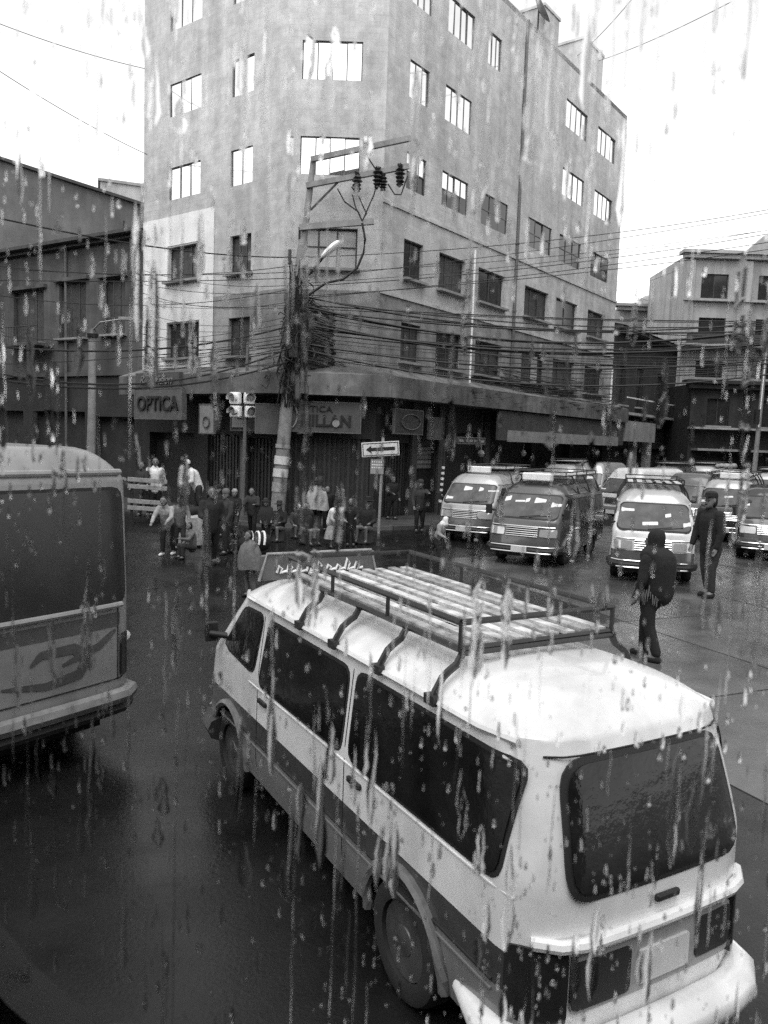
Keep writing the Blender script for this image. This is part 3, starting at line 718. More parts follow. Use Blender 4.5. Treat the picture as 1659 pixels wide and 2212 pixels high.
        def P(a, z, d):
            fn = (lambda a_, z_: s.side(a_, z_, sg)) if where == 'side' else (lambda a_, z_: s.end(a_, z_, where == 'front'))
            p = fn(a, z); e = .01
            t1 = fn(a + e, z) - fn(a - e, z); t2 = fn(a, z + e) - fn(a, z - e)
            nn = t1.cross(t2)
            if nn.length < 1e-12: nn = Vector((0, sg, 0)) if where == 'side' else Vector((1, 0, 0))
            nn.normalize()
            ref = Vector((0, sg, 0)) if where == 'side' else Vector((1 if where == 'front' else -1, 0, 0))
            if nn.dot(ref) < 0: nn = -nn
            return p + nn * d
        mb = MB(); grid = []
        for j in range(rows + 1):
            z = zmin + (zmax - zmin) * (.5 - .5 * math.cos(math.pi * j / rows)); z = min(max(z, zmin + 1e-4), zmax - 1e-4)
            a0, a1 = ext(z); grid.append([(a0 + (a1 - a0) * i / cols, z) for i in range(cols + 1)])
        vs_ = [P(a, z, off) for rw in grid for a, z in rw]; c1 = cols + 1
        fs = [(j * c1 + i, j * c1 + i + 1, (j + 1) * c1 + i + 1, (j + 1) * c1 + i) for j in range(rows) for i in range(cols)]
        loop = [(0, i) for i in range(cols + 1)] + [(j, cols) for j in range(1, rows + 1)] + [(rows, i) for i in range(cols - 1, -1, -1)] + [(j, 0) for j in range(rows - 1, 0, -1)]
        base = len(vs_); vs_ += [P(*grid[j][i], -.012) for j, i in loop]; L = len(loop)
        fs += [(loop[k][0] * c1 + loop[k][1], base + k, base + (k + 1) % L, loop[(k + 1) % L][0] * c1 + loop[(k + 1) % L][1]) for k in range(L)]
        mb.add(vs_, fs); return mb

wheel_cache = {}
def add_wheel(root, x, y, sg, r_=.31):
    if 't' not in wheel_cache:
        q = MB(); q.lathe([(.195, -.03), (.20, -.09), (.26, -.1), (.295, -.085), (.31, -.05), (.31, .05), (.295, .085), (.26, .1), (.20, .09), (.195, .03)], 32, 'Y'); wheel_cache['t'] = q.mesh('wheel', TYRE, True)
        q = MB(); q.lathe([(.192, .07), (.185, .045), (.17, .03), (.09, .045), (.07, .075), (.03, .08), (.0, .08)], 24, 'Y')
        for k in range(8):
            a = 2 * math.pi * k / 8; q.lathe([(.022, .03), (.022, .052)], 8, 'Y', (.13 * math.cos(a), 0, .13 * math.sin(a)))
        wheel_cache['r'] = q.mesh('rim', RIM, True)
    o = put('wheel', wheel_cache['t'], root, (x, y, r_)); o.scale = (r_ / .31,) * 3
    k = put('rim', wheel_cache['r'], o)
    if sg < 0: k.rotation_euler.z = math.pi

def make_van(name, label, loc, theta, bd, paint, zone, wheels=(1.45, -1.15), group=None, front=True, rearside=True, windows=None, rack=None, sign=None, glass=TINT, papers=0, grille='bars', cat='van', wheelr=.31, fbump=METD, arch=VGREY, details=True, hood=None, mirror=1.0):
    root = thing(name, label, cat, (loc[0], loc[1], 0), theta, group)
    mb = MB(); bd.mesh(mb, zone, wheels, wr=wheelr + .055, wz=wheelr)
    mb.build('body', paint, root, True)
    # dark underbody and wheel housings
    q = MB(); q.bb((bd.xr + .25, -bd.w + .24, .2), (bd.xf - .3, bd.w - .24, .85)); q.build('underbody', RUBBER, root)
    for sg in (1, -1):
        for wx in wheels:
            add_wheel(root, wx, sg * (bd.w - .1), sg, wheelr)
            q = MB(); rr_ = wheelr + .07
            pts = []
            for k in range(-1, 14):
                a = math.pi * k / 13 * 1.0
                a = -.12 + (math.pi + .24) * (k + 1) / 14
                p = bd.side(wx + rr_ * math.cos(a), max(bd.z0, wheelr + rr_ * math.sin(a)), sg); pts.append(p + Vector((0, sg * .012, 0)))
            q.tube(pts, .032, 6); q.build('wheel_arch', arch, root, True)
    # side windows
    for (cs, g_) in (windows or []):
        for sg in (1, -1):
            big = []
            c_ = Vector((sum(p[0] for p in cs) / len(cs), sum(p[1] for p in cs) / len(cs)))
            for p in cs:
                v = Vector(p) - c_; big.append(tuple(c_ + Vector((v.x + math.copysign(.022, v.x), v.y + math.copysign(.022, v.y)))))
            o = bd.patch('side', big, .1, .004, sg=sg, rows=12, cols=12).build('window_seal', RUBBER, root, True)
            bd.patch('side', cs, .085, .010, sg=sg, rows=12, cols=12).build('pane', g_, o, True)
    w, xf, xr, rf, rr = bd.sl((bd.zb + bd.zg) / 2)
    # windscreen and rear window
    def endwin(where, z0, z1, inset, top, g_):
        cs = [(-bd.w + inset, z0), (bd.w - inset, z0), (bd.w - top, z1), (-bd.w + top, z1)]
        big = [(-bd.w + inset - .03, z0 - .03), (bd.w - inset + .03, z0 - .03), (bd.w - top + .03, z1 + .03), (-bd.w + top - .03, z1 + .03)]
        o = bd.patch(where, big, .14, .004, cols=24).build('window_seal', RUBBER, root, True)
        bd.patch(where, cs, .12, .010, cols=24).build('windscreen' if where == 'front' else 'rear_window', g_, o, True); return o
    ws = endwin('front', bd.zb + .04, bd.zg - .05, .10, .17, WSHLD)
    endwin('rear', bd.zb - .03, bd.zg - .10, .12 if rr < .26 else .20, .16 if rr < .26 else .25, glass)
    for k in range(papers):
        cx = -bd.w + .3 + k * (bd.w * 2 - .6) / max(1, papers - 1) if papers > 1 else .3
        z = bd.zb + (.1 if k % 2 == 0 else .34)
        sw, sh_ = random.uniform(.05, .17), random.uniform(.04, .14); cx += random.uniform(-.12, .12); z = bd.zb + random.choice((.09, .1, .12, .3, .38)); cs = [(cx - sw, z), (cx + sw, z + .01), (cx + sw, z + sh_), (cx - sw, z + sh_ + random.uniform(-.02, .02))]
        bd.patch('front', cs, .01, .014, rows=3, cols=3).build('windscreen_sticker', PAPER, ws)
    # drip gutters
    for sg in (1, -1):
        q = MB(); q.tube([bd.side(bd.xr + bd.rear + .12 + (bd.xf - bd.rake - bd.nose - bd.xr - bd.rear - .2) * k / 16, bd.zg - .012, sg) + Vector((0, sg * .012, 0)) for k in range(17)], .018, 6); q.build('gutter', paint[0] if isinstance(paint, list) else paint, root, True)
    if front:
        # bumper, grille, lamps, plate
        q = MB(); pts = [bd.end(y, .42, True) + Vector((.03, 0, 0)) for y in [-bd.w + .02 + k * (2 * bd.w - .04) / 12 for k in range(13)]]
        for dz in (0,):
            q.tube([bd.side(bd.xf - .55, .42, -1) + Vector((0, -.02, 0))] + pts + [bd.side(bd.xf - .55, .42, 1) + Vector((0, .02, 0))], .105, 8)
        o = q.build('front_bumper', fbump, root, True)
        for dz, r_ in ((.09, .016), (-.06, .016)):
            q = MB(); q.tube([p + Vector((.10, 0, dz)) for p in pts], r_, 6); q.build('bumper_trim', CHROME, o, True)
        zt_ = bd.zb - .18
        for sg in (1, -1):
            cs = [(sg * (bd.w - .46), zt_ - .22), (sg * (bd.w - .06), zt_ - .22), (sg * (bd.w - .06), zt_ - .02), (sg * (bd.w - .46), zt_ - .04)]
            if sg < 0: cs = [cs[1], cs[0], cs[3], cs[2]]
            bd.patch('front', cs, .03, .016, rows=5, cols=8).build('headlight', LAMPC, root, True)
        cs = [(-bd.w + .5, zt_ - .24), (bd.w - .5, zt_ - .24), (bd.w - .5, zt_ - .01), (-bd.w + .5, zt_ - .01)]
        gq = bd.patch('front', cs, .02, .012, rows=3, cols=8).build('grille', RUBBER, root)
        for k in range(5):
            z = zt_ - .22 + k * .05; q = MB(); q.tube([bd.end(y, z, True) + Vector((.022, 0, 0)) for y in [-bd.w + .5 + j * (2 * bd.w - 1.0) / 8 for j in range(9)]], .011, 6); q.build('grille_bar', CHROME, gq, True)
        q = MB(); q.tube([bd.end(y, zt_ + .02, True) + Vector((.018, 0, 0)) for y in [-bd.w + .1 + j * (2 * bd.w - .2) / 12 for j in range(13)]], .014, 6); q.build('nose_trim', CHROME, root, True)
        p = bd.end(0, .42, True); q = MB(); q.box((p.x + .15, 0, .43), (.02, .40, .15)); q.build('licence_plate', PLATE, root)
        for sg in (1, -1):
            p = bd.side(bd.xf - bd.nose - (.38 if mirror == 1 else .52), bd.zb + .15, sg); q = MB()
            q.tube([p - Vector((0, sg * .03, 0)), p + Vector((.09, sg * .13, .02))], .03, 8); q.box(tuple(p + Vector((.11, sg * (.02 + .12 * mirror), .03))), (.07 * mirror, .16 * mirror, .24 * mirror)); bevel(q.build('mirror', RUBBER, root), .02)
        for sg in (1, -1):
            q = MB(); a = bd.end(sg * .12, bd.zb + .06, True); b = bd.end(sg * .12 + .5, bd.zb + .12, True)
            q.tube([a + Vector((.03, 0, 0)), b + Vector((.03, 0, 0))], .01, 5); q.build('wiper', RUBBER, root)
    if rack: make_rack(root, bd, **rack)
    if sign:
        sx, wd_, M_, txt = sign
        q = MB(); q.box((sx, 0, bd.zt + .12), (.14, wd_, .2)); o = bevel(q.build('roof_sign', M_, root), .03)
        if txt:
            me = text_mesh(txt, .2, .004, shear=.3); me.transform(Matrix.Rotation(R(90), 4, 'Z')); me.materials.clear(); me.materials.append(INK)
            put('lettering', me, o, (sx + .075, 0, bd.zt + .12))
    return root

def lerp_(a, b, u): return a + (b - a) * u
def make_rack(root, bd, x0=-1.2, x1=1.2, hw=.62, z=.18, nslat=8, legs=(-1.1, -.4, .3, 1.0), M=METD, MS=SLAT, rail2=.14, arch=True):
    """frame carried on legs clamped to the gutters"""
    zt = bd.zt + z
    f = MB()
    for zz in (zt, zt + rail2):
        f.tube([(x0, hw, zz), (x1, hw, zz), (x1, -hw, zz), (x0, -hw, zz), (x0, hw, zz)], .018, 6)
    for x in (x0, (2 * x0 + x1) / 3, (x0 + 2 * x1) / 3, x1):
        for sg in (1, -1): f.tube([(x, sg * hw, zt), (x, sg * hw, zt + rail2)], .014, 6)
    o = f.build('roof_rack', M, root, True)
    for x in legs:
        q = MB(); q.tube([(x, -hw, zt - .02), (x, hw, zt - .02)], .016, 6); q.build('crossbar', M, o, True)
        for sg in (1, -1):
            p = bd.side(x, bd.zg, sg); q = MB()
            yg = abs(p.y); zr = zt - .07
            pr_l = [(yg + .03, bd.zg - .02), (yg + .012, bd.zg + .035)] + [(lerp_(yg, hw + .02, u), lerp_(bd.zg + .06, max(zr, bd.zg + .1), u ** .62)) for u in (.25, .5, .75, .95)] + [(hw, zt - .03), (hw, zt)]
            q.tube([Vector((x, sg * a_, b_)) for a_, b_ in pr_l], .021, 7)
            q.box(tuple(p + Vector((0, sg * .03, 0))), (.09, .04, .05)); q.build('leg', M, o, True)
    for k in range(nslat):
        y = -hw + (k + .5) * 2 * hw / nslat; q = MB(); q.box(((x0 + x1) / 2, y, zt + .012 + random.uniform(0, .004)), (x1 - x0 - .04, 2 * hw / nslat * .55, .018), rz=random.uniform(-.004, .004)); q.build('slat', MS, o)
    return o

# ---- white van in the foreground
bd = Body(xf=2.55, xr=-2.18, w=.73, z0=.30, zb=1.12, zg=1.71, zt=1.875, rake=.66, rear=.17, tum=.06, rf=.30, rr=.27, nose=.12)
PAINTW = [VWHITE, mat('dark_stripe_paint', .05, .3, .3, 4, coat=.3), mat('grey_lower_side_paint', .17, .3, .15, 3, coat=.3), mat('grey_side_moulding', .16, .4, .15, 6)]
def zoneW(x, y, z):
    if abs(y) < .56 and x < -1.9: return 0
    if x < -2.08: return 0
    if z < .55: return 2
    if z < .615: return 3
    if z < .635: return 1
    if z < .79: return 1
    return 0
winW = [([(.62 + .0, 1.13), (1.28, 1.10), (1.40, 1.10), (1.90, 1.16), (1.44, 1.60), (.80, 1.60)], TINT)]
winW = [([(1.22, 1.15), (1.95, 1.20), (1.52, 1.60), (1.12, 1.61)], TINT), ([(-.34, 1.10), (1.08, 1.10), (.98, 1.60), (-.34, 1.60)], TINT), ([(-1.90, 1.10), (-.46, 1.10), (-.46, 1.61), (-1.94, 1.61)], TINT)]
van = make_van('white_van', 'white minibus van in the foreground with black roof rack and grey lower sides', (.25, 5.29), R(119.5), bd, PAINTW, zoneW, wheels=(1.74, -1.12), windows=winW,
    rack=dict(x0=-1.27, x1=1.0, hw=.53, z=.07, nslat=9, legs=(-1.28, -.72, -.14, .40), rail2=.14), wheelr=.33, arch=mat('dirty_arch_paint', .14, .4, .4, 8), mirror=.7)
# tail details
def rear_patch(nm, y0, y1, z0, z1, M, off=.012, rad=.03, par=van):
    return bd.patch('rear', [(y0, z0), (y1, z0), (y1, z1), (y0, z1)], rad, off, rows=8, cols=10).build(nm, M, par, True)
for sg in (1, -1):
    y0, y1 = sorted((sg * .715, sg * .53)); rear_patch('tail_lamp', y0, y1, .52, .86, LAMPD, .016)
rear_patch('plate_recess', -.51, .51, .56, .82, mat('grey_rear_panel', .3, .4, .2, 4), .006)
rear_patch('dark_rear_panel', .18, .51, .58, .80, RUBBER, .012); rear_patch('dark_rear_panel', -.51, -.25, .60, .80, RUBBER, .012)
o = rear_patch('licence_plate', -.19, .13, .60, .76, PLATE, .02, .01)
q = MB(); q.tube([bd.end(y, .885, False) + Vector((-.02, 0, 0)) for y in [-.67 + k * 1.34 / 14 for k in range(15)]], .03, 8); q.build('tailgate_moulding', VWHITE, van, True)
q = MB(); pts = [bd.side(-1.62, .41, 1) + Vector((0, -.02, 0)), bd.side(-1.86, .40, 1) + Vector((-.01, .025, 0))] + [bd.end(y, .40, False) + Vector((-.09, 0, 0)) for y in [.64 - k * 1.28 / 12 for k in range(13)]] + [bd.side(-1.86, .40, -1) + Vector((-.01, -.025, 0)), bd.side(-1.62, .41, -1) + Vector((0, .02, 0))]
q.tube(pts, [.04, .08] + [.095] * 13 + [.08, .04], 12); q.build('rear_bumper', VWHITE, van, True)
q = MB(); p = bd.end(.0, .97, False); q.box((p.x - .015, -.02, .985), (.025, .15, .035)); bevel(q.build('tailgate_handle', RUBBER, van), .01)
# door seams: narrow dark recess strips
for cs in ([(1.12, .42), (1.128, .42), (1.098, 1.62), (1.09, 1.62)], [(-.40, .42), (-.392, .42), (-.392, 1.62), (-.40, 1.62)]):
    for sg in (1, -1): bd.patch('side', cs, .002, .002, rows=12, cols=1, sg=sg).build('door_seam', RUBBER, van)
q = MB(); q.tube([bd.end(y, 1.645, False) + Vector((-.002, 0, 0)) for y in [-.56 + k * 1.12 / 14 for k in range(15)]], .005, 5); q.build('tailgate_seam', RUBBER, van, True)
for sg in (1, -1):
    for zz in (.63, .585): 
        q = MB(); q.tube([bd.side(-1.9 + k * 3.9 / 24, zz, sg) + Vector((0, sg * .004, 0)) for k in range(25) if not any(abs(-1.9 + k * 3.9 / 24 - wx) < .42 for wx in (1.74, -1.12)) or True], .008, 5); q.build('side_moulding', PAINTW[3] if zz < .6 else RUBBER, van, True)
    q = MB(); q.tube([bd.side(-2.0 + k * 3.3 / 20, 1.055, sg) + Vector((0, sg * .002, 0)) for k in range(21)], .006, 5); q.build('waist_line', VWHITE, van, True)
for x in (.98, -.55):
    q = MB(); p = bd.side(x, .98, 1); q.box((p.x, p.y + .012, .98), (.16, .025, .035)); bevel(q.build('door_handle', RUBBER, van), .008)
# front roof sign board
SX, SY = 1.22, .18
q = MB(); q.box((SX, SY, bd.zt + .10), (.04, 1.0, .2)); o = bevel(q.build('roof_sign', METG, van), .012)
q = MB(); q.tube([(SX - .02, SY + .52, bd.zt + .0), (SX - .02, SY + .46, bd.zt + .21), (SX - .02, SY - .46, bd.zt + .21), (SX - .02, SY - .52, bd.zt + .0)], .012, 6); q.build('sign_frame', CLL, o, True)
q = MB(); random.seed(3)
x0 = .38
for k in range(9):
    hh = random.uniform(.04, .1); q.tube([(SX - .028, SY + x0 - k * .085 - dx, bd.zt + .06 + dz) for dx, dz in ((0, 0), (.02, hh), (.045, hh * .5), (.03, 0), (.08, .01))], .011, 5)
q.build('lettering', LAMPW, o, True)

# ---- minibus at the left, seen from behind
bus = Body(xf=6.2, xr=0.0, w=1.04, z0=.55, zb=1.46, zg=2.56, zt=2.86, rake=.7, rear=.03, tum=.02, rf=.4, rr=.24, nose=.1)
PAINTB = [mat('pale_minibus_paint', .27, .4, .25, 1.5, coat=.2, streak=.2), mat('minibus_stripe_paint', .09, .35, .25, 3), METD]
def zoneB(x, y, z):
    return 0
Cn = gp(290, 1512, .45)
hd = R(145); fwd = Vector((math.cos(hd), math.sin(hd))); rgt = Vector((fwd.y, -fwd.x))
bc = Cn.xy - rgt * 1.0
mini = make_van('minibus', 'pale minibus seen from behind at the left edge', (bc.x, bc.y), hd, bus, PAINTB, zoneB, wheels=(4.8, 1.3), windows=[([(x_, 1.5), (x_ + 1.25, 1.5), (x_ + 1.25, 2.45), (x_, 2.45)], TINT) for x_ in (.5, 1.9, 3.3)], wheelr=.4, glass=mat('dirty_minibus_glass', .025, .3, .4, 2), cat='minibus')
def bpatch(nm, cs, M, off, rad=.03, rows=10, cols=14): return bus.patch('rear', cs, rad, off, rows=rows, cols=cols).build(nm, M, mini, True)
q = MB(); q.tube([bus.side(.9, .56, 1)] + [bus.end(y, .56, False) + Vector((-.08, 0, 0)) for y in [.98 - k * 1.96 / 14 for k in range(15)]] + [bus.side(.9, .56, -1)], .075, 8); q.build('rear_bumper', mat('minibus_bumper', .2, .4, .3, 6), mini, True)
q = MB(); q.tube([bus.side(.9, .44, 1)] + [bus.end(y, .44, False) + Vector((-.06, 0, 0)) for y in [.98 - k * 1.96 / 14 for k in range(15)]] + [bus.side(.9, .44, -1)], .06, 8); q.build('bumper_valance', METD, mini, True)
q = MB(); q.tube([bus.end(y, 1.40, False) + Vector((-.02, 0, 0)) for y in [-.86 + k * 1.72 / 14 for k in range(15)]], .028, 8); q.build('window_ledge', PAINTB[0], mini, True)
q = MB(); q.tube([bus.end(y, 2.62, False) + Vector((.02, 0, 0)) for y in [-.9 + k * 1.8 / 14 for k in range(15)]], .03, 8); q.build('drip_moulding', PAINTB[0], mini, True)
bpatch('dark_band', [(-.85, 1.20), (.85, 1.20), (.85, 1.33), (-.85, 1.33)], PAINTB[1], .004)
for zz in (1.385, .70):
    q = MB(); q.tube([bus.end(y, zz, False) + Vector((-.001, 0, 0)) for y in [-.98 + k * 1.96 / 16 for k in range(17)]], .006, 5); q.build('panel_seam', RUBBER, mini, True)
for y in (-.83, .83):
    q = MB(); q.tube([bus.end(y, zz, False) + Vector((-.001, 0, 0)) for zz in (.7, .9, 1.1, 1.385)], .005, 5); q.build('panel_seam', RUBBER, mini, True)
# curved swoosh decals
for (pts, wd_) in (([(-.25, .95), (-.62, 1.05), (-.80, 1.17)], .07), ([(.3, .86), (-.1, .80), (-.42, .84), (-.5, .98), (-.36, 1.08), (-.05, 1.08), (.05, 1.0)], .10)):
    top = []; bot = []; 
    dense = []
    for i in range(len(pts) - 1):
        for k in range(5):
            u = k / 5; dense.append((pts[i][0] * (1 - u) + pts[i + 1][0] * u, pts[i][1] * (1 - u) + pts[i + 1][1] * u))
    dense.append(pts[-1]); q = MB(); vs_ = []
    for i, (y, z) in enumerate(dense):
        y1, z1 = dense[min(i + 1, len(dense) - 1)]; y0, z0 = dense[max(i - 1, 0)]; d_ = Vector((y1 - y0, z1 - z0)).normalized(); nrm = Vector((-d_.y, d_.x)) * wd_ / 2 * math.sin(math.pi * (i + .6) / (len(dense) + .2)) ** .6
        vs_ += [bus.end(y + nrm.x, z + nrm.y, False) + Vector((-.006, 0, 0)), bus.end(y - nrm.x, z - nrm.y, False) + Vector((-.006, 0, 0))]
    q.add(vs_, [(2 * i, 2 * i + 1, 2 * i + 3, 2 * i + 2) for i in range(len(dense) - 1)]); q.build('swoosh_decal', PAINTB[1], mini)
for sg in (1, -1):
    cs = sorted((sg * .99, sg * .86)); bpatch('tail_lamp', [(cs[0], .72), (cs[1], .72), (cs[1], 1.12), (cs[0], 1.12)], LAMPD, .012)
q = MB(); q.lathe([(.0, -.05), (.045, -.04), (.05, 0), (.04, .02)], 12, 'X', tuple(bus.side(.28, 1.02, -1) + Vector((0, -.05, 0)))); q.build('side_marker_lamp', LAMPW, mini, True)

# ---- parked vans facing us
def std(**k):
    a = dict(xf=2.35, xr=-2.4, w=.89, z0=.32, zb=1.15, zg=1.77, zt=2.06, rake=.62, rear=.10, tum=.08, rf=.26, rr=.16, nose=.12); a.update(k); return Body(**a)
winS = [([(1.10, 1.17), (1.80, 1.20), (1.42, 1.62), (1.0, 1.63)], TINT), ([(-.50, 1.15), (.96, 1.15), (.88, 1.63), (-.50, 1.63)], TINT), ([(-2.02, 1.15), (-.62, 1.15), (-.62, 1.63), (-2.08, 1.63)], TINT)]
def parked(px, py, side, off, name, label, theta, bdy, paint, zone, **k):
    """px,py: pixel where the front bumper's middle meets the ground"""
    p = gp(px, py); f_ = Vector((math.cos(theta), math.sin(theta))); c = p.xy - f_ * bdy.xf
    return make_van(name, label, (c.x, c.y), theta, bdy, paint, zone, windows=winS, group='vans parked facing the camera', **k)
one = lambda x, y, z: 0
def two(zlim): return lambda x, y, z: 1 if z < zlim else 0
parked(1122, 1222, 0, 0, 'parked_van', 'dark grey van with chrome grille parked nearest the light van', R(241), std(rake=.75, w=.91), [VMID, VDARK], lambda x, y, z: 1 if x < 1.35 else 0, rack=dict(x0=-2.0, x1=1.0, hw=.66, z=.16, nslat=6, legs=(-1.7, -.7, .4), rail2=.1), sign=(1.25, .8, LAMPW, None), papers=5)
parked(1000, 1172, 0, 0, 'parked_van', 'light two-tone van with white roof sign, leftmost of the parked vans', R(243), std(), [VSILV, VMID], two(.80), rack=dict(x0=-2.0, x1=.6, hw=.66, z=.14, nslat=6, legs=(-1.7, -.7, .4), rail2=.1), sign=(1.2, .75, LAMPW, None), papers=4)
parked(1405, 1262, 0, 0, 'parked_van', 'white-nosed van with chrome bumper bars behind the hooded pedestrian', R(253), std(rake=.8), [VWHITE, VMID, VSILV], lambda x, y, z: 1 if z < .74 else (2 if (z > 1.15 and x < 1.6) else 0), rack=dict(x0=-2.0, x1=.9, hw=.66, z=.12, nslat=6, legs=(-1.7, -.7, .4), rail2=.1), papers=4)
parked(1320, 1128, 0, 0, 'parked_van', 'clean white van parked behind the dark van', R(222), std(zt=2.2), [VWHITE, VGREY], two(.62), papers=2, rack=None)
parked(1560, 1172, 0, 0, 'parked_van', 'dark van with pale roof load at the right edge, beside the man in a cap', R(240), std(), [VDARK, VSILV], lambda x, y, z: 1 if z > 1.68 else 0, rack=dict(x0=-2.0, x1=1.0, hw=.66, z=.14, nslat=6, legs=(-1.7, -.7, .4), rail2=.1), sign=(1.2, .7, LAMPW, None), papers=3)
parked(1655, 1120, 0, 0, 'parked_van', 'silver van half cut off by the right edge of the picture', R(238), std(), [VSILV, VMID], two(.7), rack=dict(x0=-2.0, x1=1.0, hw=.66, z=.14, nslat=6, legs=(-1.7, -.7, .4), rail2=.1), papers=3)
parked(1470, 1158, 0, 0, 'parked_van', 'grey van without rack between the white-nosed van and the man in a cap', R(236), std(zt=2.2, rake=.5, nose=.2, rr=.24), [VMID, VSILV], two(.62), papers=2)
parked(1665, 1215, 0, 0, 'parked_van', 'black van at the right edge, nearest of the right-hand row', R(246), std(rake=.9, nose=.25, zt=2.0), [VDARK, VMID], two(.62), papers=2)
parked(1255, 1100, 0, 0, 'parked_van', 'grey high-roofed van behind the dark van', R(236), std(zt=2.25, rake=.45), [VSILV, VMID], two(1.1), papers=1)
parked(1545, 1095, 0, 0, 'parked_van', 'white van with bare roof in the packed right-hand row', R(238), std(zt=2.0, rake=.85, nose=.3), [VWHITE, VSILV], two(.9), papers=2)
parked(1420, 1092, 0, 0, 'parked_van', 'dark van hidden behind the clean white van', R(234), std(zt=2.1), [VMID, VDARK], two(.8), rack=dict(x0=-2.0, x1=1.0, hw=.66, z=.14, nslat=6, legs=(-1.7, -.7, .4), rail2=.1), papers=1)
parked(1500, 1088, 0, 0, 'parked_van', 'silver van with loaded rack behind the man in a cap', R(235), std(zt=2.13), [VSILV, VMID], two(.7), rack=dict(x0=-2.0, x1=1.0, hw=.66, z=.14, nslat=6, legs=(-1.7, -.7, .4), rail2=.1), papers=2)
parked(1590, 1075, 0, 0, 'parked_van', 'farthest white van in the right-hand row', R(235), std(zt=2.1), [VWHITE, VMID], two(.7), rack=dict(x0=-2.0, x1=1.0, hw=.66, z=.14, nslat=6, legs=(-1.7, -.7, .4), rail2=.1), papers=2)
parked(1190, 1102, 0, 0, 'parked_van', 'pale van with roof rack between the light van and the clean white van', R(238), std(zt=2.13), [VSILV, VWHITE], two(.7), rack=dict(x0=-2.0, x1=1.0, hw=.66, z=.14, nslat=6, legs=(-1.7, -.7, .4), rail2=.1), papers=2)

# ================================================================== POLES, LIGHTS, SIGN POSTS
random.seed(11)
def lerp(a, b, u): return a + (b - a) * u
pb = gp(598, 1118, .12); YP = pb.y
ptop = at(676, 345, YP)
pt = thing('utility_pole', 'leaning concrete utility pole wrapped in cables at the street corner', 'utility pole', tuple(pb))
L0 = Vector(ptop) - pb
def onp(x, y): return at(x, y, YP - .0) - pb
q = MB(); q.tube([Vector((0, 0, -.1)), onp(640, 640), onp(655, 520)], [.26, .19, .16], 14); q.build('shaft', POLE, pt, True)
q = MB(); q.tube([onp(655, 530), onp(677, 345)], [.12, .10], 10); q.build('top_mast', POLE, pt, True)
for (a, b, w_, yo) in (((672, 347), (888, 301), .17, -.1), ((662, 404), (884, 362), .17, -.14), ((648, 494), (808, 481), .2, -.16)):
    q = MB(); q.beam(onp(*a) + Vector((0, yo, 0)), onp(*b) + Vector((0, yo, 0)), .14, w_); q.build('crossarm', POLE if w_ < .18 else CONC, pt)
q = MB(); q.beam(onp(672, 455) + Vector((0, -.1, 0)), onp(738, 388) + Vector((0, -.1, 0)), .06, .06); q.build('brace', METD, pt)
for (x, y) in ((772, 398), (816, 388), (864, 382), (828, 398)):
    c = onp(x, y) + Vector((0, -.2, 0)); q = MB(); s_ = .8 if x == 828 else 1
    q.lathe([(.05, -.34), (.12, -.3), (.06, -.24), (.15, -.2), (.07, -.13), (.17, -.09), (.08, -.02), (.18, .03), (.09, .1), (.16, .15), (.06, .22), (.1, .3), (.03, .36)], 10, 'Z')
    for v in range(len(q.v)):
        q.v[v] = tuple(Vector(q.v[v]) * s_ * random.uniform(.85, 1.2) + c)
    q.build('insulator', METD, pt)
cab = [[(783, 486), (789, 520), (786, 548), (772, 582), (742, 606), (705, 614), (668, 640)], [(783, 482), (775, 462), (745, 440), (730, 412)], [(783, 482), (768, 450), (762, 425)], [(783, 482), (796, 452), (808, 425), (815, 400)], [(783, 481), (792, 466), (776, 430), (760, 408)], [(838, 402), (852, 424), (866, 425), (872, 408), (880, 385)], [(795, 345), (808, 365), (820, 380)], [(672, 450), (664, 460), (660, 470)]]
for k, c in enumerate(cab):
    q = MB(); q.tube([onp(*p) + Vector((0, -.22, 0)) for p in c], .045 if k == 0 else .025, 6); q.build('cable', WIRE, pt, True)
# street lamp on the pole
q = MB(); q.tube([onp(652, 612) + Vector((0, -.15, 0)), onp(680, 590) + Vector((0, -.5, 0)), onp(706, 562) + Vector((0, -.8, 0))], .045, 8); la = q.build('lamp_arm', METD, pt, True)
q = MB(); c = onp(718, 552) + Vector((0, -.9, 0)); d_ = (onp(732, 540) - onp(706, 564)).normalized()
prof = [(.02, -.42), (.1, -.36), (.15, -.2), (.17, 0), (.16, .2), (.1, .36), (.02, .42)]
q.lathe(prof, 12, 'X'); rot = Vector((1, 0, 0)).rotation_difference(d_).to_matrix()
q.v = [tuple(rot @ Vector((v[0], v[1], v[2] * .7)) + c) for v in q.v]; q.build('lamp_head', LAMPW, la, True)
# white wraps and notices on the shaft
for (y0, y1, M_, k_) in ((985, 1003, SIGNW, 1.05), (1012, 1030, SIGNW, 1.07), (1042, 1062, CLL, 1.05), (960, 968, CLL, 1.04)):
    a = onp(598 + (1118 - y0) * .085, y0); b = onp(598 + (1118 - y1) * .085, y1); q = MB(); q.tube([b, a], [.255 * k_, .25 * k_], 14, caps=False); q.build('notice', M_, pt, True)
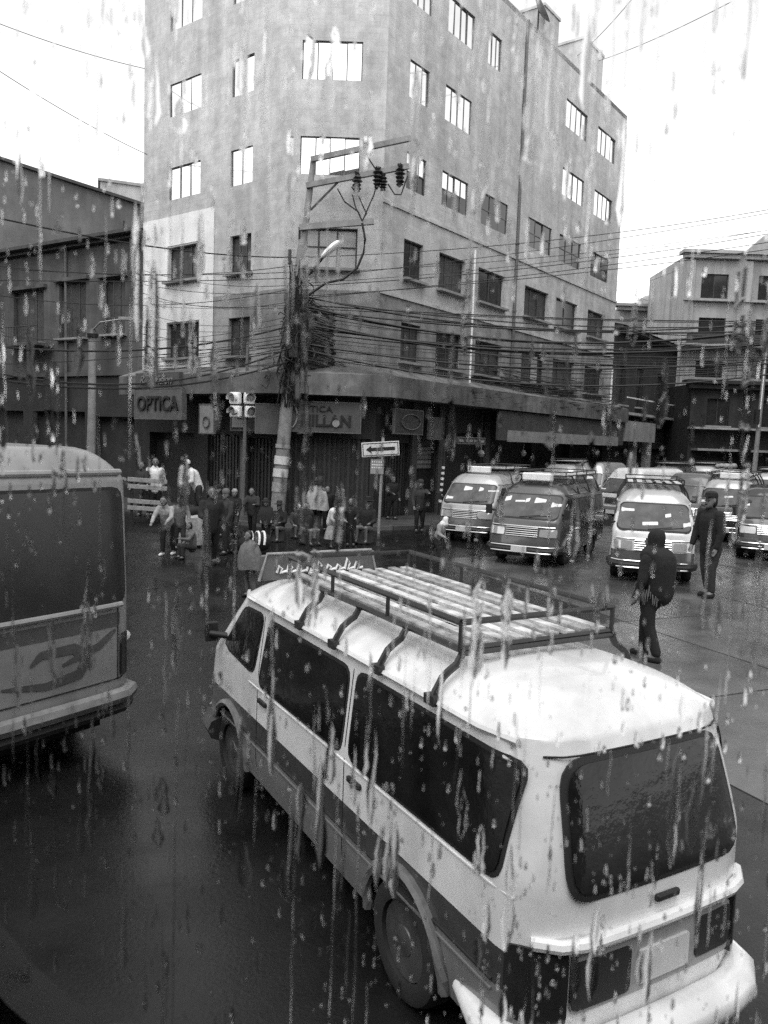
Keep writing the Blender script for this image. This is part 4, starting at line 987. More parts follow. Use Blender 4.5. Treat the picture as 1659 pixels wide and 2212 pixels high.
# tangle of coiled cable round the pole
tg = MB()
for k in range(190):
    u = random.random() ** .55; y = lerp(585, 850, u); cx = lerp(648, 640, u) + random.gauss(0, 8 + 12 * (1 if 660 < y < 830 else .35))
    p = onp(cx, y) + Vector((0, -.2 + random.gauss(0, .18), 0)); r_ = random.uniform(.08, .35); a0 = random.uniform(0, 6.28); tilt = random.uniform(-1, 1)
    pts = [p + Vector((r_ * math.cos(a0 + t * .6) * .7, r_ * .4 * math.sin(a0 + t * .6 * tilt), r_ * math.sin(a0 + t * .6) * random.uniform(.8, 1.4))) for t in range(7)]
    tg.tube(pts, random.uniform(.010, .026), 4, caps=False)
for k in range(46):
    x0 = 640 + random.gauss(0, 9); x1 = 628 + random.gauss(0, 14); y0 = random.uniform(560, 690); y1 = y0 + random.uniform(120, 260)
    tg.tube([onp(lerp(x0, x1, u) + random.gauss(0, 3), lerp(y0, min(y1, 880), u)) + Vector((0, -.25, 0)) for u in (0, .25, .5, .75, 1)], random.uniform(.012, .03), 4, caps=False)
o = tg.build('cable_tangle', WIRE, pt); o['kind'] = 'stuff'
for (x, y, sx, sz) in ((636, 760, .3, .5), (628, 560, .12, .5), (655, 690, .22, .3)):
    q = MB(); c = onp(x, y) + Vector((0, -.32, 0)); q.box(tuple(c), (sx, .22, sz), rz=.2); bevel(q.build('junction_box', METD, pt), .03)

# wires: each one strung between two points
def wire(a, b, sag, r_=.013, label='', group='', n=14):
    a, b = Vector(a), Vector(b); q = MB()
    q.tube([a.lerp(b, k / n) - Vector((0, 0, sag * 4 * (k / n) * (1 - k / n))) - a for k in range(n + 1)], r_, 5, caps=False)
    o = q.build('overhead_wire', WIRE, None, True, tuple(a)); return tag(o, label, 'wire', group)
def wpx(x, y, Y): return at(x, y, Y)
ORD = ['topmost', 'second highest', 'third highest', 'fourth highest', 'third lowest', 'second lowest', 'lowest']
def rank(v, vs_): return ORD[sorted(vs_).index(v)]
LW = 'thin black wire strung from the leaning pole to the left'; RW = 'thin black wire strung from the leaning pole to the right'
wire(wpx(640, 556, YP), wpx(-60, 458, 17), .25, .02, 'thick black cable running from the pole to the upper left edge', 'single cables')
for k in range(18):
    y0 = 575 + k * 12 + random.uniform(-6, 6); yl = 560 + k * 17 + random.uniform(-16, 16); xl = random.choice((-40, -40, 300, 312)); Yl = 22 if xl < 0 else 32.6
    if xl > 0: yl = 540 + k * 15
    wire(wpx(645, y0, YP - .1), wpx(xl, yl, Yl), random.uniform(.05, .5), random.uniform(.008, .014), LW, 'thin wires to the left of the pole')
for k in range(5):
    wire(wpx(640, 735 + k * 6, YP - .1), wpx(310 + k * 10, 775 + k * 9, 31), random.uniform(.0, .3), random.uniform(.012, .02), ('topmost', 'second', 'middle', 'fourth', 'lowest')[k] + ' of five wires drooping from the pole to the OPTICA sign', 'wires down to the left canopy')
for k, (y0, y1) in enumerate(((556, 448), (600, 455), (590, 494), (612, 492), (618, 500), (645, 520), (640, 536))):
    wire(wpx(655, y0, YP - .1), wpx(1720, y1 - 6, 30), random.uniform(.1, .5), random.uniform(.009, .015), rank(y1, [448, 455, 494, 492, 500, 520, 536]) + ' of the wires rising from the pole across the right-hand sky gap', 'wires rising to the right')
for k in range(20):
    y0 = 640 + k * 7 + random.uniform(-5, 5); y1 = 690 + k * 6 + random.uniform(-14, 14)
    wire(wpx(655, y0, YP - .1), wpx(1720, y1, 27), random.uniform(.1, .9), random.choice((.010, .013, .017, .022)), RW, 'thin wires to the right of the pole')
for k in range(48):
    y0 = 645 + k * 3.2; x1 = random.uniform(1150, 1330); s_ = (x1 - 805) / 520
    P_ = B + dR * lerp(6, 22, (x1 - 1020) / 300 if x1 > 1020 else 0) + nR * 1.2
    wire(wpx(660, y0, YP - .1), (P_.x, P_.y, random.uniform(4.9, 6.4)), random.uniform(.2, 1.1), random.choice((.011, .015, .022)), 'sagging wire fanning from the pole down the right-hand shop fronts', 'wires fanning down the right street')
for k, (y0, y1, r_) in enumerate(((660, 702, .04), (668, 712, .03), (700, 735, .035), (742, 770, .03), (690, 782, .026), (755, 800, .03), (640, 690, .024))):
    wire(wpx(655, y0, YP - .15), wpx(1720, y1, 27), random.uniform(.3, 1.0), r_, rank(y1, [702, 712, 735, 770, 782, 800, 690]) + ' thick cable bundle at the right edge, coming from the pole', 'thick cable bundles')
for k, (y0, y1, r_) in enumerate(((700, 745, .03), (745, 800, .028), (775, 815, .03))):
    wire(wpx(640, y0, YP - .15), wpx(-40, y1, 20), random.uniform(.3, .8), r_, ('upper', 'middle', 'lower')[k] + ' of three thick cable bundles sagging from the pole to the left edge', 'thick cable bundles')
for k in range(16):
    P_ = B + dR * random.uniform(3, 12) + nR * 1.25
    wire(wpx(650, 745 + k * 9, YP - .1), (P_.x, P_.y, random.uniform(4.7, 5.3)), random.uniform(.1, .5), .012, 'low black wire from the pole along the canopy edge', 'wires along the canopy')
S1 = [((-40, 36, 30), (330, 152, 34)), ((-40, 128, 28), (318, 334, 33)), ((1245, 122, 42), (1380, -20, 30)), ((1292, 132, 43), (1610, -12, 28)), ((1318, 630, 46), (1470, 580, 60)), ((1330, 605, 47), (1400, 650, 66))]
for k, (a, b) in enumerate(S1):
    wire(wpx(*a), wpx(*b), .15, .014, ['upper wire crossing the sky at the top left', 'lower wire crossing the sky at the top left', 'steep wire rising from the roof to the top edge', 'slanting wire rising from the roof box to the top right', 'short wire over the sky gap beside the ornate building', 'short slack wire below the far corner of the building'][k], 'single cables')

# concrete post on the left
p = gp(194, 1100, .12)
t = thing('lamp_post', 'pale concrete post behind the minibus on the left', 'post', (p.x, p.y, .1))
H_ = at(201, 735, p.y).z; q = MB(); q.tube([(0, 0, 0), (.08, 0, H_ * .6), (.1, 0, H_)], [.17, .14, .13], 12); q.build('shaft', POLE, t, True)
q = MB(); q.lathe([(.2, 0), (.22, .12), (.1, .3)], 12, 'Z', (.1, 0, H_)); q.build('cap', METD, t, True)
q = MB(); q.tube([(.1, 0, H_ + .25), (.5, -.3, H_ + .5), (1.3, -.5, H_ + .6)], .03, 6); q.box((1.5, -.55, H_ + .62), (.5, .2, .1)); q.build('lamp_arm', GALV, t)
# right pole
p = gp(1622, 1092); 
t = thing('lamp_post', 'thin grey post rising beside the vans at the right edge', 'post', (p.x, p.y, 0)); H_ = at(1640, 640, p.y).z
q = MB(); q.tube([(0, 0, 0), (.1, 0, 4.5), (.25, 0, H_)], [.15, .12, .08], 12); q.build('shaft', POLE, t, True)
q = MB(); q.tube([(.02, -.16, 4.4), (.2, -.12, H_ - .3)], .035, 8); q.build('conduit_or_highlight', LAMPW, t, True)
q = MB(); q.box((-.1, -.1, 5.0), (.22, .3, .8)); q.build('meter_box', METD, t)
# striped thin post in front of the shops
p = gp(948, 1112, .12)
t = thing('striped_post', 'thin dark post with white bands in front of the right-hand shops', 'post', tuple(p)); H_ = at(965, 850, p.y).z
q = MB(); q.tube([(0, 0, 0), (.25, 0, H_)], [.06, .045], 10); q.build('shaft', METD, t, True)
for k in range(7):
    z = .5 + k * .22; q = MB(); q.tube([(.25 * z / H_, 0, z), (.25 * (z + .1) / H_, 0, z + .1)], .068, 10); q.build('white_band', LAMPW, t, True)
q = MB(); q.box((.42, -.02, 2.95), (.22, .03, .55)); q.build('notice', SIGNM, t)

# traffic light
p = gp(524, 1112, .12)
t = thing('traffic_light', 'four-headed white traffic light on a dark post left of the leaning pole', 'traffic light', tuple(p)); Y_ = p.y
def lo_(x, y): v = at(x, y, Y_) - p; return v
H_ = lo_(528, 838).z; q = MB(); q.tube([(0, 0, 0), (.08, 0, H_ + 1.6)], [.075, .055], 10); q.build('post', METG, t, True)
for (x, y, sg) in ((507, 860, -1), (541, 860, 1), (508, 889, -1), (543, 890, 1)):
    c = lo_(x, y) + Vector((0, -.12, 0)); hdn = MB(); hdn.box((0, .1, 0), (.40, .25, .42)); h = bevel(hdn.build('signal_head', LAMPW, t, tuple(c), sg * .35), .05)
    q = MB(); q.lathe([(.0, -.04), (.1, -.035), (.14, 0)], 16, 'Y', (0, -.03, 0)); q.build('lens', LAMPC, h, True)
    q = MB(); n = 10; r1 = .17
    vs_ = [(r1 * math.cos(a), yy, r1 * math.sin(a)) for yy in (-.27, -.02) for a in [R(-20 + 220 * k / n) for k in range(n + 1)]]
    q.add(vs_, [(k, k + 1, k + n + 2, k + n + 1) for k in range(n)]); q.build('visor', LAMPW, h, True)
q = MB(); q.box(tuple(lo_(525, 876) + Vector((0, .02, 0))), (.5, .05, .06)); q.box(tuple(lo_(525, 905)), (.4, .05, .05)); q.build('bracket', METD, t)

# one-way sign
p = gp(818, 1152)
t = thing('one_way_sign', 'white one-way sign with black left arrow on a post at the kerb', 'road sign', tuple(p)); Y_ = p.y
z1 = lo_(822, 945).z; q = MB(); q.tube([(0, 0, 0), (.04, 0, z1)], .05, 10); q.build('post', GALV, t, True)
c = lo_(822, 970); ry = R(5.0); wd_, ht_ = 1.2, .46
q = MB(); q.box((0, 0, 0), (wd_, .03, ht_)); pn = bevel(q.build('sign_plate', SIGNW, t, tuple(c + Vector((0, -.08, 0)))), .01); pn.rotation_euler = (0, -ry, R(6))
q = MB(); e = .03
for a, b in (((-wd_ / 2 + e, -.019, ht_ / 2 - e - .025), (wd_ / 2 - e, -.016, ht_ / 2 - e)), ((-wd_ / 2 + e, -.019, -ht_ / 2 + e), (wd_ / 2 - e, -.016, -ht_ / 2 + e + .025)), ((-wd_ / 2 + e, -.0192, -ht_ / 2 + e + .026), (-wd_ / 2 + e + .025, -.016, ht_ / 2 - e - .026)), ((wd_ / 2 - e - .025, -.0192, -ht_ / 2 + e + .026), (wd_ / 2 - e, -.016, ht_ / 2 - e - .026))): q.bb(a, b)
q.build('border', INK, pn)
q = MB(); q.add([(x, -.02, z) for x, z in ((-.47, 0), (-.28, .13), (-.3, .055), (.46, .055), (.46, -.055), (-.3, -.055), (-.28, -.13))], [(0, 1, 2, 5, 6), (2, 3, 4, 5)]); q.build('arrow', INK, pn)
c = lo_(816, 1008); q = MB(); q.box((0, 0, 0), (.42, .02, .46)); pn = q.build('lower_plate', SIGNM, t, tuple(c + Vector((-.02, -.08, 0))))
q = MB()
for i in range(3):
    for j in range(5): q.bb((-.17 + j * .07, -.014, .13 - i * .09), (-.17 + j * .07 + random.uniform(.03, .055), -.0105, .17 - i * .09))
q.build('lettering', CLW, pn)

# ================================================================== PEOPLE
def person(feet, h, face, label, top=CLD, legs=CLB, hat=None, lean=0.0, stride=.12, arms=(.15, .15), elbow=(.4, .4), skirt=None, poncho=None, sit=False, hood=False, pack=None, shawl=None, z=0.0, hair=True, shoes=CLB, scarf=None):
    """one remeshed body; clothes, hair and hats are its children.  local: +y is where the person faces"""
    k = h / 1.65
    if arms == (.15, .15): arms = (random.uniform(-.2, .7), random.uniform(-.2, .7)); elbow = (random.uniform(.2, 1.3), random.uniform(.2, 1.3))
    if stride == .12 and not sit: stride = random.uniform(-.16, .16)
    lean += random.uniform(-.03, .12); face += random.uniform(-.5, .5); turn = random.uniform(-.03, .03)
    t = thing('person', label, 'person', (feet[0], feet[1], z), face)
    ln = lean
    hipz = .86 if not sit else .42; hip = Vector((0, 0, hipz))
    def up(d, s=0.0): return hip + Vector((s, math.sin(ln) * d, math.cos(ln) * d))
    chest = up(.38); neck = up(.56); headc = up(.70) + Vector((turn, .04 + .03 * ln, 0)) - Vector((0, 0, .02 * ln))
    J = {}
    for sg, nm in ((-1, 'l'), (1, 'r')):
        st = stride * (1 if sg > 0 else -1)
        if sit: kn = Vector((sg * .14, .42, .46)); an = Vector((sg * .14, .38, .08))
        else: kn = Vector((sg * .10, st * .55 + .03, .47)); an = Vector((sg * .10, st - .03, .08))
        J[nm] = (hip + Vector((sg * .09, 0, -.03)), kn, an, an + Vector((sg * .01, .15, -.045)))
        sh = up(.48, sg * .18); a_ = arms[0 if sg < 0 else 1]; e_ = elbow[0 if sg < 0 else 1]
        el = sh + Vector((sg * .07, math.sin(a_) * .28, -math.cos(a_) * .27)); ha = el + Vector((-sg * .03, math.sin(a_ + e_) * .25, -math.cos(a_ + e_) * .25))
        J[nm + 'a'] = (sh, el, ha)
    def S(p): return p * k
    def cap(mb, a, ra, b, rb): mb.capsule(S(a), ra * k, S(b), rb * k, 10)
    def rem(mb, nm, M, par, vox, sm=6):
        o = mb.build(nm, M, par); r_ = o.modifiers.new('remesh', 'REMESH'); r_.mode = 'VOXEL'; r_.voxel_size = vox * k; r_.use_smooth_shade = True
        s_ = o.modifiers.new('smooth', 'SMOOTH'); s_.factor = .5; s_.iterations = sm; return o
    b = MB()
    cap(b, hip, .13, chest, .145); cap(b, chest, .14, neck, .07); cap(b, neck, .052, headc - Vector((0, .02, .03)), .055)
    cap(b, headc + Vector((0, -.012, .045)), .088, headc + Vector((0, .02, -.045)), .066)
    cap(b, headc + Vector((0, .085, .0)), .012, headc + Vector((0, .108, -.022)), .016)         # nose
    cap(b, headc + Vector((0, .07, -.075)), .03, headc + Vector((0, .06, -.09)), .03)           # chin
    for sg in (-1, 1): cap(b, headc + Vector((sg * .083, -.005, .015)), .018, headc + Vector((sg * .085, -.005, -.02)), .014)
    for nm in 'lr':
        a0, a1, a2, a3 = J[nm]; cap(b, a0, .10, a1, .062); cap(b, a1, .06, a2, .04); cap(b, a2, .045, a3, .035)
        s0, s1, s2 = J[nm + 'a']; cap(b, s0, .062, s1, .046); cap(b, s1, .045, s2, .03)
        d = (s2 - s1).normalized(); sd_ = Vector((1, 0, 0)); pal = s2 + d * .07; cap(b, s2, .03, pal, .034)
        for f_ in range(4): cap(b, pal + sd_ * (f_ - 1.5) * .021, .0125, pal + sd_ * (f_ - 1.5) * .025 + d * (.055, .07, .065, .05)[f_] + Vector((0, .02, 0)), .010)
        cap(b, s2 + d * .02 + Vector((0, .02, 0)), .014, s2 + d * .065 + Vector((0, .055, 0)), .011)
    rem(b, 'body', SKIN, t, .016, 2)
    # eyes and mouth
    e_ = MB()
    for sg in (-1, 1): e_.capsule(S(headc + Vector((sg * .033, .079, .012))), .011 * k, S(headc + Vector((sg * .037, .079, .012))), .011 * k, 6)
    e_.capsule(S(headc + Vector((-.022, .092, -.052))), .006 * k, S(headc + Vector((.022, .092, -.052))), .006 * k, 6)
    e_.build('eyes_and_mouth', HAIR, t, True)
    # clothes
    c = MB(); cap(c, hip + Vector((0, 0, -.06)), .165, chest, .185); cap(c, chest, .18, neck - Vector((0, 0, .03)), .105)
    for nm in 'lr':
        s0, s1, s2 = J[nm + 'a']; cap(c, s0, .085, s1, .066); cap(c, s1, .064, s1.lerp(s2, .95), .05)
    rem(c, 'jacket', top, t, .02, 4)
    if not skirt:
        c = MB(); cap(c, hip, .15, hip + Vector((0, 0, -.06)), .15)
        for nm in 'lr':
            a0, a1, a2, a3 = J[nm]; cap(c, a0, .115, a1, .08); cap(c, a1, .078, a2 + Vector((0, 0, .05)), .064)
        rem(c, 'trousers', legs, t, .02, 4)
    else:
        c = MB(); n = 28; vs_ = []
        for i, (r_, z_) in enumerate(((.15, .02), (.21, -.12), (.27, -.32), (.31, -.52), (.30, -.53))):
            for j in range(n):
                a = 2 * math.pi * j / n; rr_ = r_ * (1 + .09 * math.sin(7 * a + i * .4) * (i / 4)); fwd_ = (.16 if sit else 0) * (i / 4)
                vs_.append(S(Vector((rr_ * math.cos(a), rr_ * math.sin(a) + fwd_ * 1.5, hipz + (z_ * (.7 if sit else 1.0))))))
        c.add(vs_, [(i * n + j, i * n + (j + 1) % n, (i + 1) * n + (j + 1) % n, (i + 1) * n + j) for i in range(4) for j in range(n)]); c.build('skirt', skirt, t, True)
    for nm in 'lr':
        c = MB(); a0, a1, a2, a3 = J[nm]; cap(c, a2 + Vector((0, -.03, -.03)), .052, a3, .045); rem(c, 'shoe', shoes, t, .018, 2)
    if poncho:
        c = MB(); n = 26; vs_ = []
        for i, (d, r_) in enumerate(((.60, .07), (.54, .16), (.44, .27), (.25, .34), (.05, .38), (-.12, .40))):
            for j in range(n):
                a = 2 * math.pi * j / n; rr_ = r_ * (1 + .06 * math.sin(5 * a + i)); pz = up(d)
                vs_.append(S(pz + Vector((rr_ * math.cos(a), rr_ * .8 * math.sin(a), .02 * math.sin(3 * a)))))
        c.add(vs_, [(i * n + j, i * n + (j + 1) % n, (i + 1) * n + (j + 1) % n, (i + 1) * n + j) for i in range(5) for j in range(n)]); c.build('poncho', poncho, t, True)
    if hood:
        c = MB(); cap(c, headc + Vector((0, -.045, .05)), .115, headc + Vector((0, -.04, -.08)), .11); cap(c, headc + Vector((0, -.03, -.1)), .11, neck, .13); rem(c, 'hood', top if hood is True else hood, t, .02, 4)
    elif hair:
        c = MB(); cap(c, headc + Vector((0, -.03, .065)), .088, headc + Vector((0, -.045, -.03)), .08); rem(c, 'hair', HAIR, t, .018, 2)
    if hat:
        kind, M_ = hat; c = MB(); hc = S(headc + Vector((0, -.01, .085)))
        if kind == 'brim': c.lathe([(.17 * k, 0), (.175 * k, .012 * k), (.10 * k, .02 * k), (.09 * k, .11 * k), (.06 * k, .13 * k), (.001, .132 * k)], 20, 'Z', tuple(hc))
        elif kind == 'knit': c.lathe([(.1 * k, -.03 * k), (.106 * k, .0), (.095 * k, .05 * k), (.06 * k, .09 * k), (.001, .1 * k)], 16, 'Z', tuple(hc))
        else:
            c.lathe([(.1 * k, -.02 * k), (.102 * k, .0), (.09 * k, .05 * k), (.05 * k, .075 * k), (.001, .08 * k)], 16, 'Z', tuple(hc)); c.box((hc.x, hc.y + .13 * k, hc.z - .005), (.15 * k, .12 * k, .012 * k))
        c.build('hat', M_, t, True)
    if pack:
        c = MB(); cap(c, chest + Vector((0, -.22, .1)), .17, chest + Vector((0, -.25, -.2)), .2); cap(c, chest + Vector((.1, -.2, 0)), .14, chest + Vector((-.1, -.2, .02)), .15); rem(c, 'bundle', pack, t, .025, 3)
    if shawl:
        c = MB(); cap(c, neck + Vector((-.1, 0, -.05)), .14, neck + Vector((.1, 0, -.05)), .14); cap(c, chest + Vector((0, -.1, .05)), .2, hip + Vector((0, -.1, .05)), .2); rem(c, 'shawl', shawl, t, .022, 4)
    if scarf:
        c = MB()
        for i in range(130):
            a = random.uniform(0, 6.283); r_ = random.uniform(.175, .2); p = up(random.uniform(.02, .16)) + Vector((r_ * math.cos(a), r_ * math.sin(a), 0))
            c.tube([S(p), S(p + Vector((.03 * math.cos(a), .03 * math.sin(a), -.07))), S(p + Vector((.045 * math.cos(a), .045 * math.sin(a), -.15)))], [.010, .008, .003], 5)
        c.build('fringe', scarf, t, True)
    return t
def P(x, y, z=0.0): return gp(x, y, z)
def who(x, y, top_y, face, label, z=0.0, hs=1.0, **k):
    p = gp(x, y, z); hgt = (at(x, top_y, p.y).z - z) * hs
    return person((p.x, p.y), hgt, R(face), label, z=z, **k)
PZ = .12
who(362, 1199, 1070, 190, 'man in light grey jacket and dark trousers standing beside the white cloth stall', top=CLL, legs=CLB, lean=.35, arms=(.7, .6), shoes=CLW)
who(388, 1188, 1074, 200, 'person in mid grey jacket close behind the light-jacketed man', top=CLM, legs=CLD, lean=.15)
who(455, 1221, 1056, 175, 'tall person all in black standing right of the white cloth stall', top=CLB, legs=CLB)
who(487, 1197, 1062, 165, 'person in dark coat with pale collar right of the person in black', top=CLD, legs=CLB, scarf=None, hat=('knit', CLM))
who(525, 1192, 1105, 120, 'crouching person in a dark poncho left of the leaning pole', top=CLB, skirt=CLB, poncho=CLD, sit=True, lean=.5, hat=('brim', CLB))
who(640, 1160, 1068, 185, 'seated vendor in white knitted cap right of the leaning pole', top=CLD, skirt=CLB, sit=True, hat=('knit', CLW), shawl=None)
who(682, 1152, 1036, 5, 'person with back turned in a big grey poncho and knitted cap', top=CLM, legs=CLD, poncho=CLL, hat=('knit', CLM))
who(718, 1184, 1084, 220, 'bent figure wrapped in a white shawl in front of the grey poncho', top=CLL, skirt=CLL, shawl=CLW, lean=.35)
who(757, 1180, 1078, 180, 'person in black standing left of the arrow sign post', top=CLB, legs=CLB)
who(334, 1116, 992, 200, 'person in white shirt at the shop front beside the board stack', z=PZ, top=CLW, legs=CLB)
who(310, 1116, 1000, 170, 'person in dark clothes left of the white-shirted one at the shop front', z=PZ, top=CLD, legs=CLD)
who(428, 1112, 994, 100, 'person in white top and cap leaning forward at the shop door', z=PZ, top=CLW, legs=CLD, lean=.45, hat=('knit', CLW))
who(938, 1212, 1112, 255, 'stooped walker in white head cloth with a bundle, in front of the light van', top=CLL, legs=CLB, hood=CLW, lean=.4, stride=.25, pack=CLD)
who(905, 1150, 1040, 210, 'person in dark clothes at the kerb left of the light van', top=CLD, legs=CLB, arms=(1.3, .2), hat=('knit', CLD))
who(1397, 1424, 1152, 60, 'hooded pedestrian all in black walking between the roof rack and the parked vans', top=CLB, legs=CLB, hood=CLB, scarf=CLM, shawl=CLB, stride=.14, arms=(.05, .2), elbow=(.3, .5))
who(1528, 1290, 1062, 130, 'man in a dark cap and dark jacket beside the white-nosed van', top=CLB, legs=CLD, hat=('cap', CLB), hs=.97, arms=(.05, .12), elbow=(.2, .3))
who(540, 1290, 1150, 150, 'person in a pale coat half hidden by the front of the white van', top=CLM, legs=CLM, poncho=CLM)
who(596, 1090, 1005, 180, 'dim person standing in the shade of the shutters by the pole', z=PZ, top=CLB, legs=CLB)
who(845, 1122, 1030, 200, 'dim person in dark clothes against the shutters right of the arrow sign', z=PZ, top=CLB, legs=CLB)
for (x_, y_, ty_, f_, lb_, kw) in ((604, 1168, 1098, 170, 'small dark seated vendor right at the foot of the leaning pole', dict(top=CLB, skirt=CLB, sit=True, hat=('brim', CLD))),
        (660, 1176, 1100, 200, 'seated woman in dark shawl between the white cap and the white shawl', dict(top=CLD, skirt=CLB, sit=True, shawl=CLD)),
        (505, 1160, 1060, 190, 'person in pale-collared black jacket behind the crouching figure', dict(top=CLB, legs=CLB, hat=('knit', CLL))),
        (415, 1206, 1140, 150, 'small seated child in grey in front of the white cloth stall', dict(top=CLM, legs=CLD, sit=True)),
        (470, 1160, 1052, 185, 'person in black at the back of the group left of the pole', dict(top=CLB, legs=CLB, hat=('knit', CLB))),
        (545, 1158, 1056, 170, 'person in dark jacket standing just left of the leaning pole', dict(top=CLD, legs=CLB)),
        (574, 1170, 1082, 200, 'short person in a dark poncho at the left of the pole foot', dict(top=CLB, legs=CLB, poncho=CLB, hat=('brim', CLD))),
        (705, 1146, 1052, 190, 'person in black behind the white-shawled figure', dict(top=CLB, legs=CLB)),
        (735, 1150, 1060, 175, 'person in dark grey between the white shawl and the arrow sign', dict(top=CLD, legs=CLB, hat=('knit', CLM))),
        (792, 1172, 1092, 160, 'seated vendor in black just left of the arrow sign post', dict(top=CLB, skirt=CLB, sit=True, hat=('brim', CLB)))):
    who(x_, y_, ty_, f_, lb_, hs=1.0 if 'sit' not in kw else 1.55, **kw)
# stall under a white cloth
p = gp(416, 1178); t = thing('cloth_stall', 'low street stall draped in white cloth between the market people', 'stall', (p.x, p.y, 0), R(10))
q = MB(); n = 32; vs_ = []
for i, (r_, z_) in enumerate(((.02, .82), (.38, .83), (.43, .78), (.44, .55), (.46, .3), (.48, .06))):
    for j in range(n):
        a = 2 * math.pi * j / n; sq = 1 / max(abs(math.cos(a)), abs(math.sin(a))) ** .75; f_ = 1 + .07 * math.sin(9 * a) * max(0, i - 1) / 4
        vs_.append((r_ * sq * f_ * math.cos(a), r_ * .8 * sq * f_ * math.sin(a), z_ + (.03 * math.sin(5 * a) if i == 1 else 0)))
q.add(vs_, [(i * n + j, i * n + (j + 1) % n, (i + 1) * n + (j + 1) % n, (i + 1) * n + j) for i in range(5) for j in range(n)] + [tuple(range(n))[::-1]]); q.build('cloth', CLL, t, True)
q = MB()
for sx in (-.36, .36):
    for sy in (-.28, .28): q.tube([(sx, sy, 0), (sx, sy, .78)], .02, 6)
q.build('leg', WOOD, t)
t = thing('sack', 'dark lumpy sack lying on the white cloth stall', 'sack', (p.x - .02, p.y + .02, .84)); q = MB(); q.capsule((-.22, 0, .09), .1, (.2, .03, .1), .12, 12); q.capsule((0, -.08, .08), .1, (.1, .1, .12), .09, 12)
o = q.build('bag', CLB, t); r_ = o.modifiers.new('r', 'REMESH'); r_.mode = 'VOXEL'; r_.voxel_size = .03
# striped bundle by the crouching person
p = gp(548, 1196); t = thing('bundle', 'dark carrying bundle with white stripes beside the crouching person', 'bundle', (p.x, p.y, 0), .4)
q = MB(); q.capsule((-.2, 0, .24), .22, (.2, .05, .3), .26, 14); o = q.build('cloth', CLB, t, True)
for x in (-.12, .06, .2):
    q = MB(); q.tube([(x + .05 * math.sin(a), .30 * math.cos(a) + .02, .27 + .29 * math.sin(a)) for a in [R(20 + k * 18) for k in range(10)]], .03, 6); q.build('stripe', CLW, t, True)
# boards stacked left
p = gp(318, 1132, 0); t = thing('board_barrier', 'barrier of pale horizontal boards right of the minibus', 'barrier', (p.x, p.y, 0), R(8))
for k, z_ in enumerate((1.42, 1.20, .72, .50)):
    q = MB(); q.box((0, 0, z_), (1.25, .05, .14), ry=R(3)); bevel(q.build('board', WOOD, t), .01)
for x in (-.5, .5):
    q = MB(); q.box((x, .06, .78), (.08, .07, 1.56)); q.build('post', METD, t)
# roof loads on vans at right are tarpaulin bundles
for (px, py, zz, lb_) in ((1545, 1120, 2.22, 'pale tarpaulin roof load on the dark van at the right edge'), (1478, 1062, 2.25, 'pale tarpaulin roof load on the silver van behind the man in a cap')):
    p = gp(px, py); f_ = Vector((math.cos(R(238)), math.sin(R(238)))); c = p.xy - f_ * 2.2
    t = thing('roof_load', lb_, 'tarpaulin', (c.x, c.y, zz), R(238)); q = MB()
    for k in range(7): q.capsule((random.uniform(-1.1, -.4), random.uniform(-.4, .4), .08), random.uniform(.1, .16), (random.uniform(.3, 1.1), random.uniform(-.4, .4), .08), random.uniform(.1, .16), 10)
    o = q.build('cover', CLL, t); r_ = o.modifiers.new('r', 'REMESH'); r_.mode = 'VOXEL'; r_.voxel_size = .05; r_.use_smooth_shade = True

# ================================================================== THE BUS WE LOOK OUT OF, ITS WET WINDOWS
YW = .42
bus_t = thing('passenger_bus', 'dark bus window surround showing as a black corner at the lower left', 'bus', (0, YW, 0), R(-4))
WX0, WX1, WZ0, WZ1 = -.2496, .95, 2.628, 3.36
def bwall(a, b, nm='side_panel', M=BUSOUT): q = MB(); q.bb(a, b); return q.build(nm, M, bus_t)
bwall((-3.2, -.03, .45), (3.6, .03, WZ0)); bwall((-3.2, -.03, WZ1), (3.6, .03, 3.55), 'roof_rail')
pil = [(-3.2, -3.05), (-1.68, -1.58), (WX0 - .09, WX0), (WX1, WX1 + .09), (2.3, 2.4), (3.5, 3.6)]
for a, b in pil: bwall((a, -.029, WZ0 + .001), (b, .029, WZ1 - .001), 'pillar')
bwall((-3.2, -2.4, 3.551), (3.6, .03, 3.61), 'roof_panel'); bwall((-3.2, -2.4, 1.2), (3.6, -.035, 1.26), 'floor_panel', BUSIN); bwall((-3.2, -2.43, .45), (3.6, -2.401, 3.55), 'far_side', BUSIN)
opens = [(-3.05, -1.68), (-1.58, WX0 - .09), (WX0, WX1), (WX1 + .09, 2.3), (2.4, 3.5)]
for i, (a, b) in enumerate(opens):
    # rubber gasket with rounded corners
    rad = .16; n = 8
    for (cx, cz, a0) in ((a + rad, WZ0 + rad, 180), (b - rad, WZ0 + rad, 270), (b - rad, WZ1 - rad, 0), (a + rad, WZ1 - rad, 90)):
        arc = [(cx + rad * math.cos(R(a0 + 90 * k / n)), cz + rad * math.sin(R(a0 + 90 * k / n))) for k in range(n + 1)]
        q = MB(); cr = (a if cx < (a + b) / 2 else b, WZ0 if cz < (WZ0 + WZ1) / 2 else WZ1)
        for y in (-.02, .012): q.add([(cr[0], y, cr[1])] + [(x, y, z) for x, z in arc], [(0, k + 1, k + 2) for k in range(n)])
        q.add([(x, -.02, z) for x, z in arc] + [(x, .012, z) for x, z in arc], [(k, k + 1, k + n + 2, k + n + 1) for k in range(n)])
        q.build('window_gasket', RUBBER, bus_t)
    q = MB(); q.bb((a, -.002, WZ0), (b, .002, WZ1)); q.build('pane', CLEAR, bus_t)
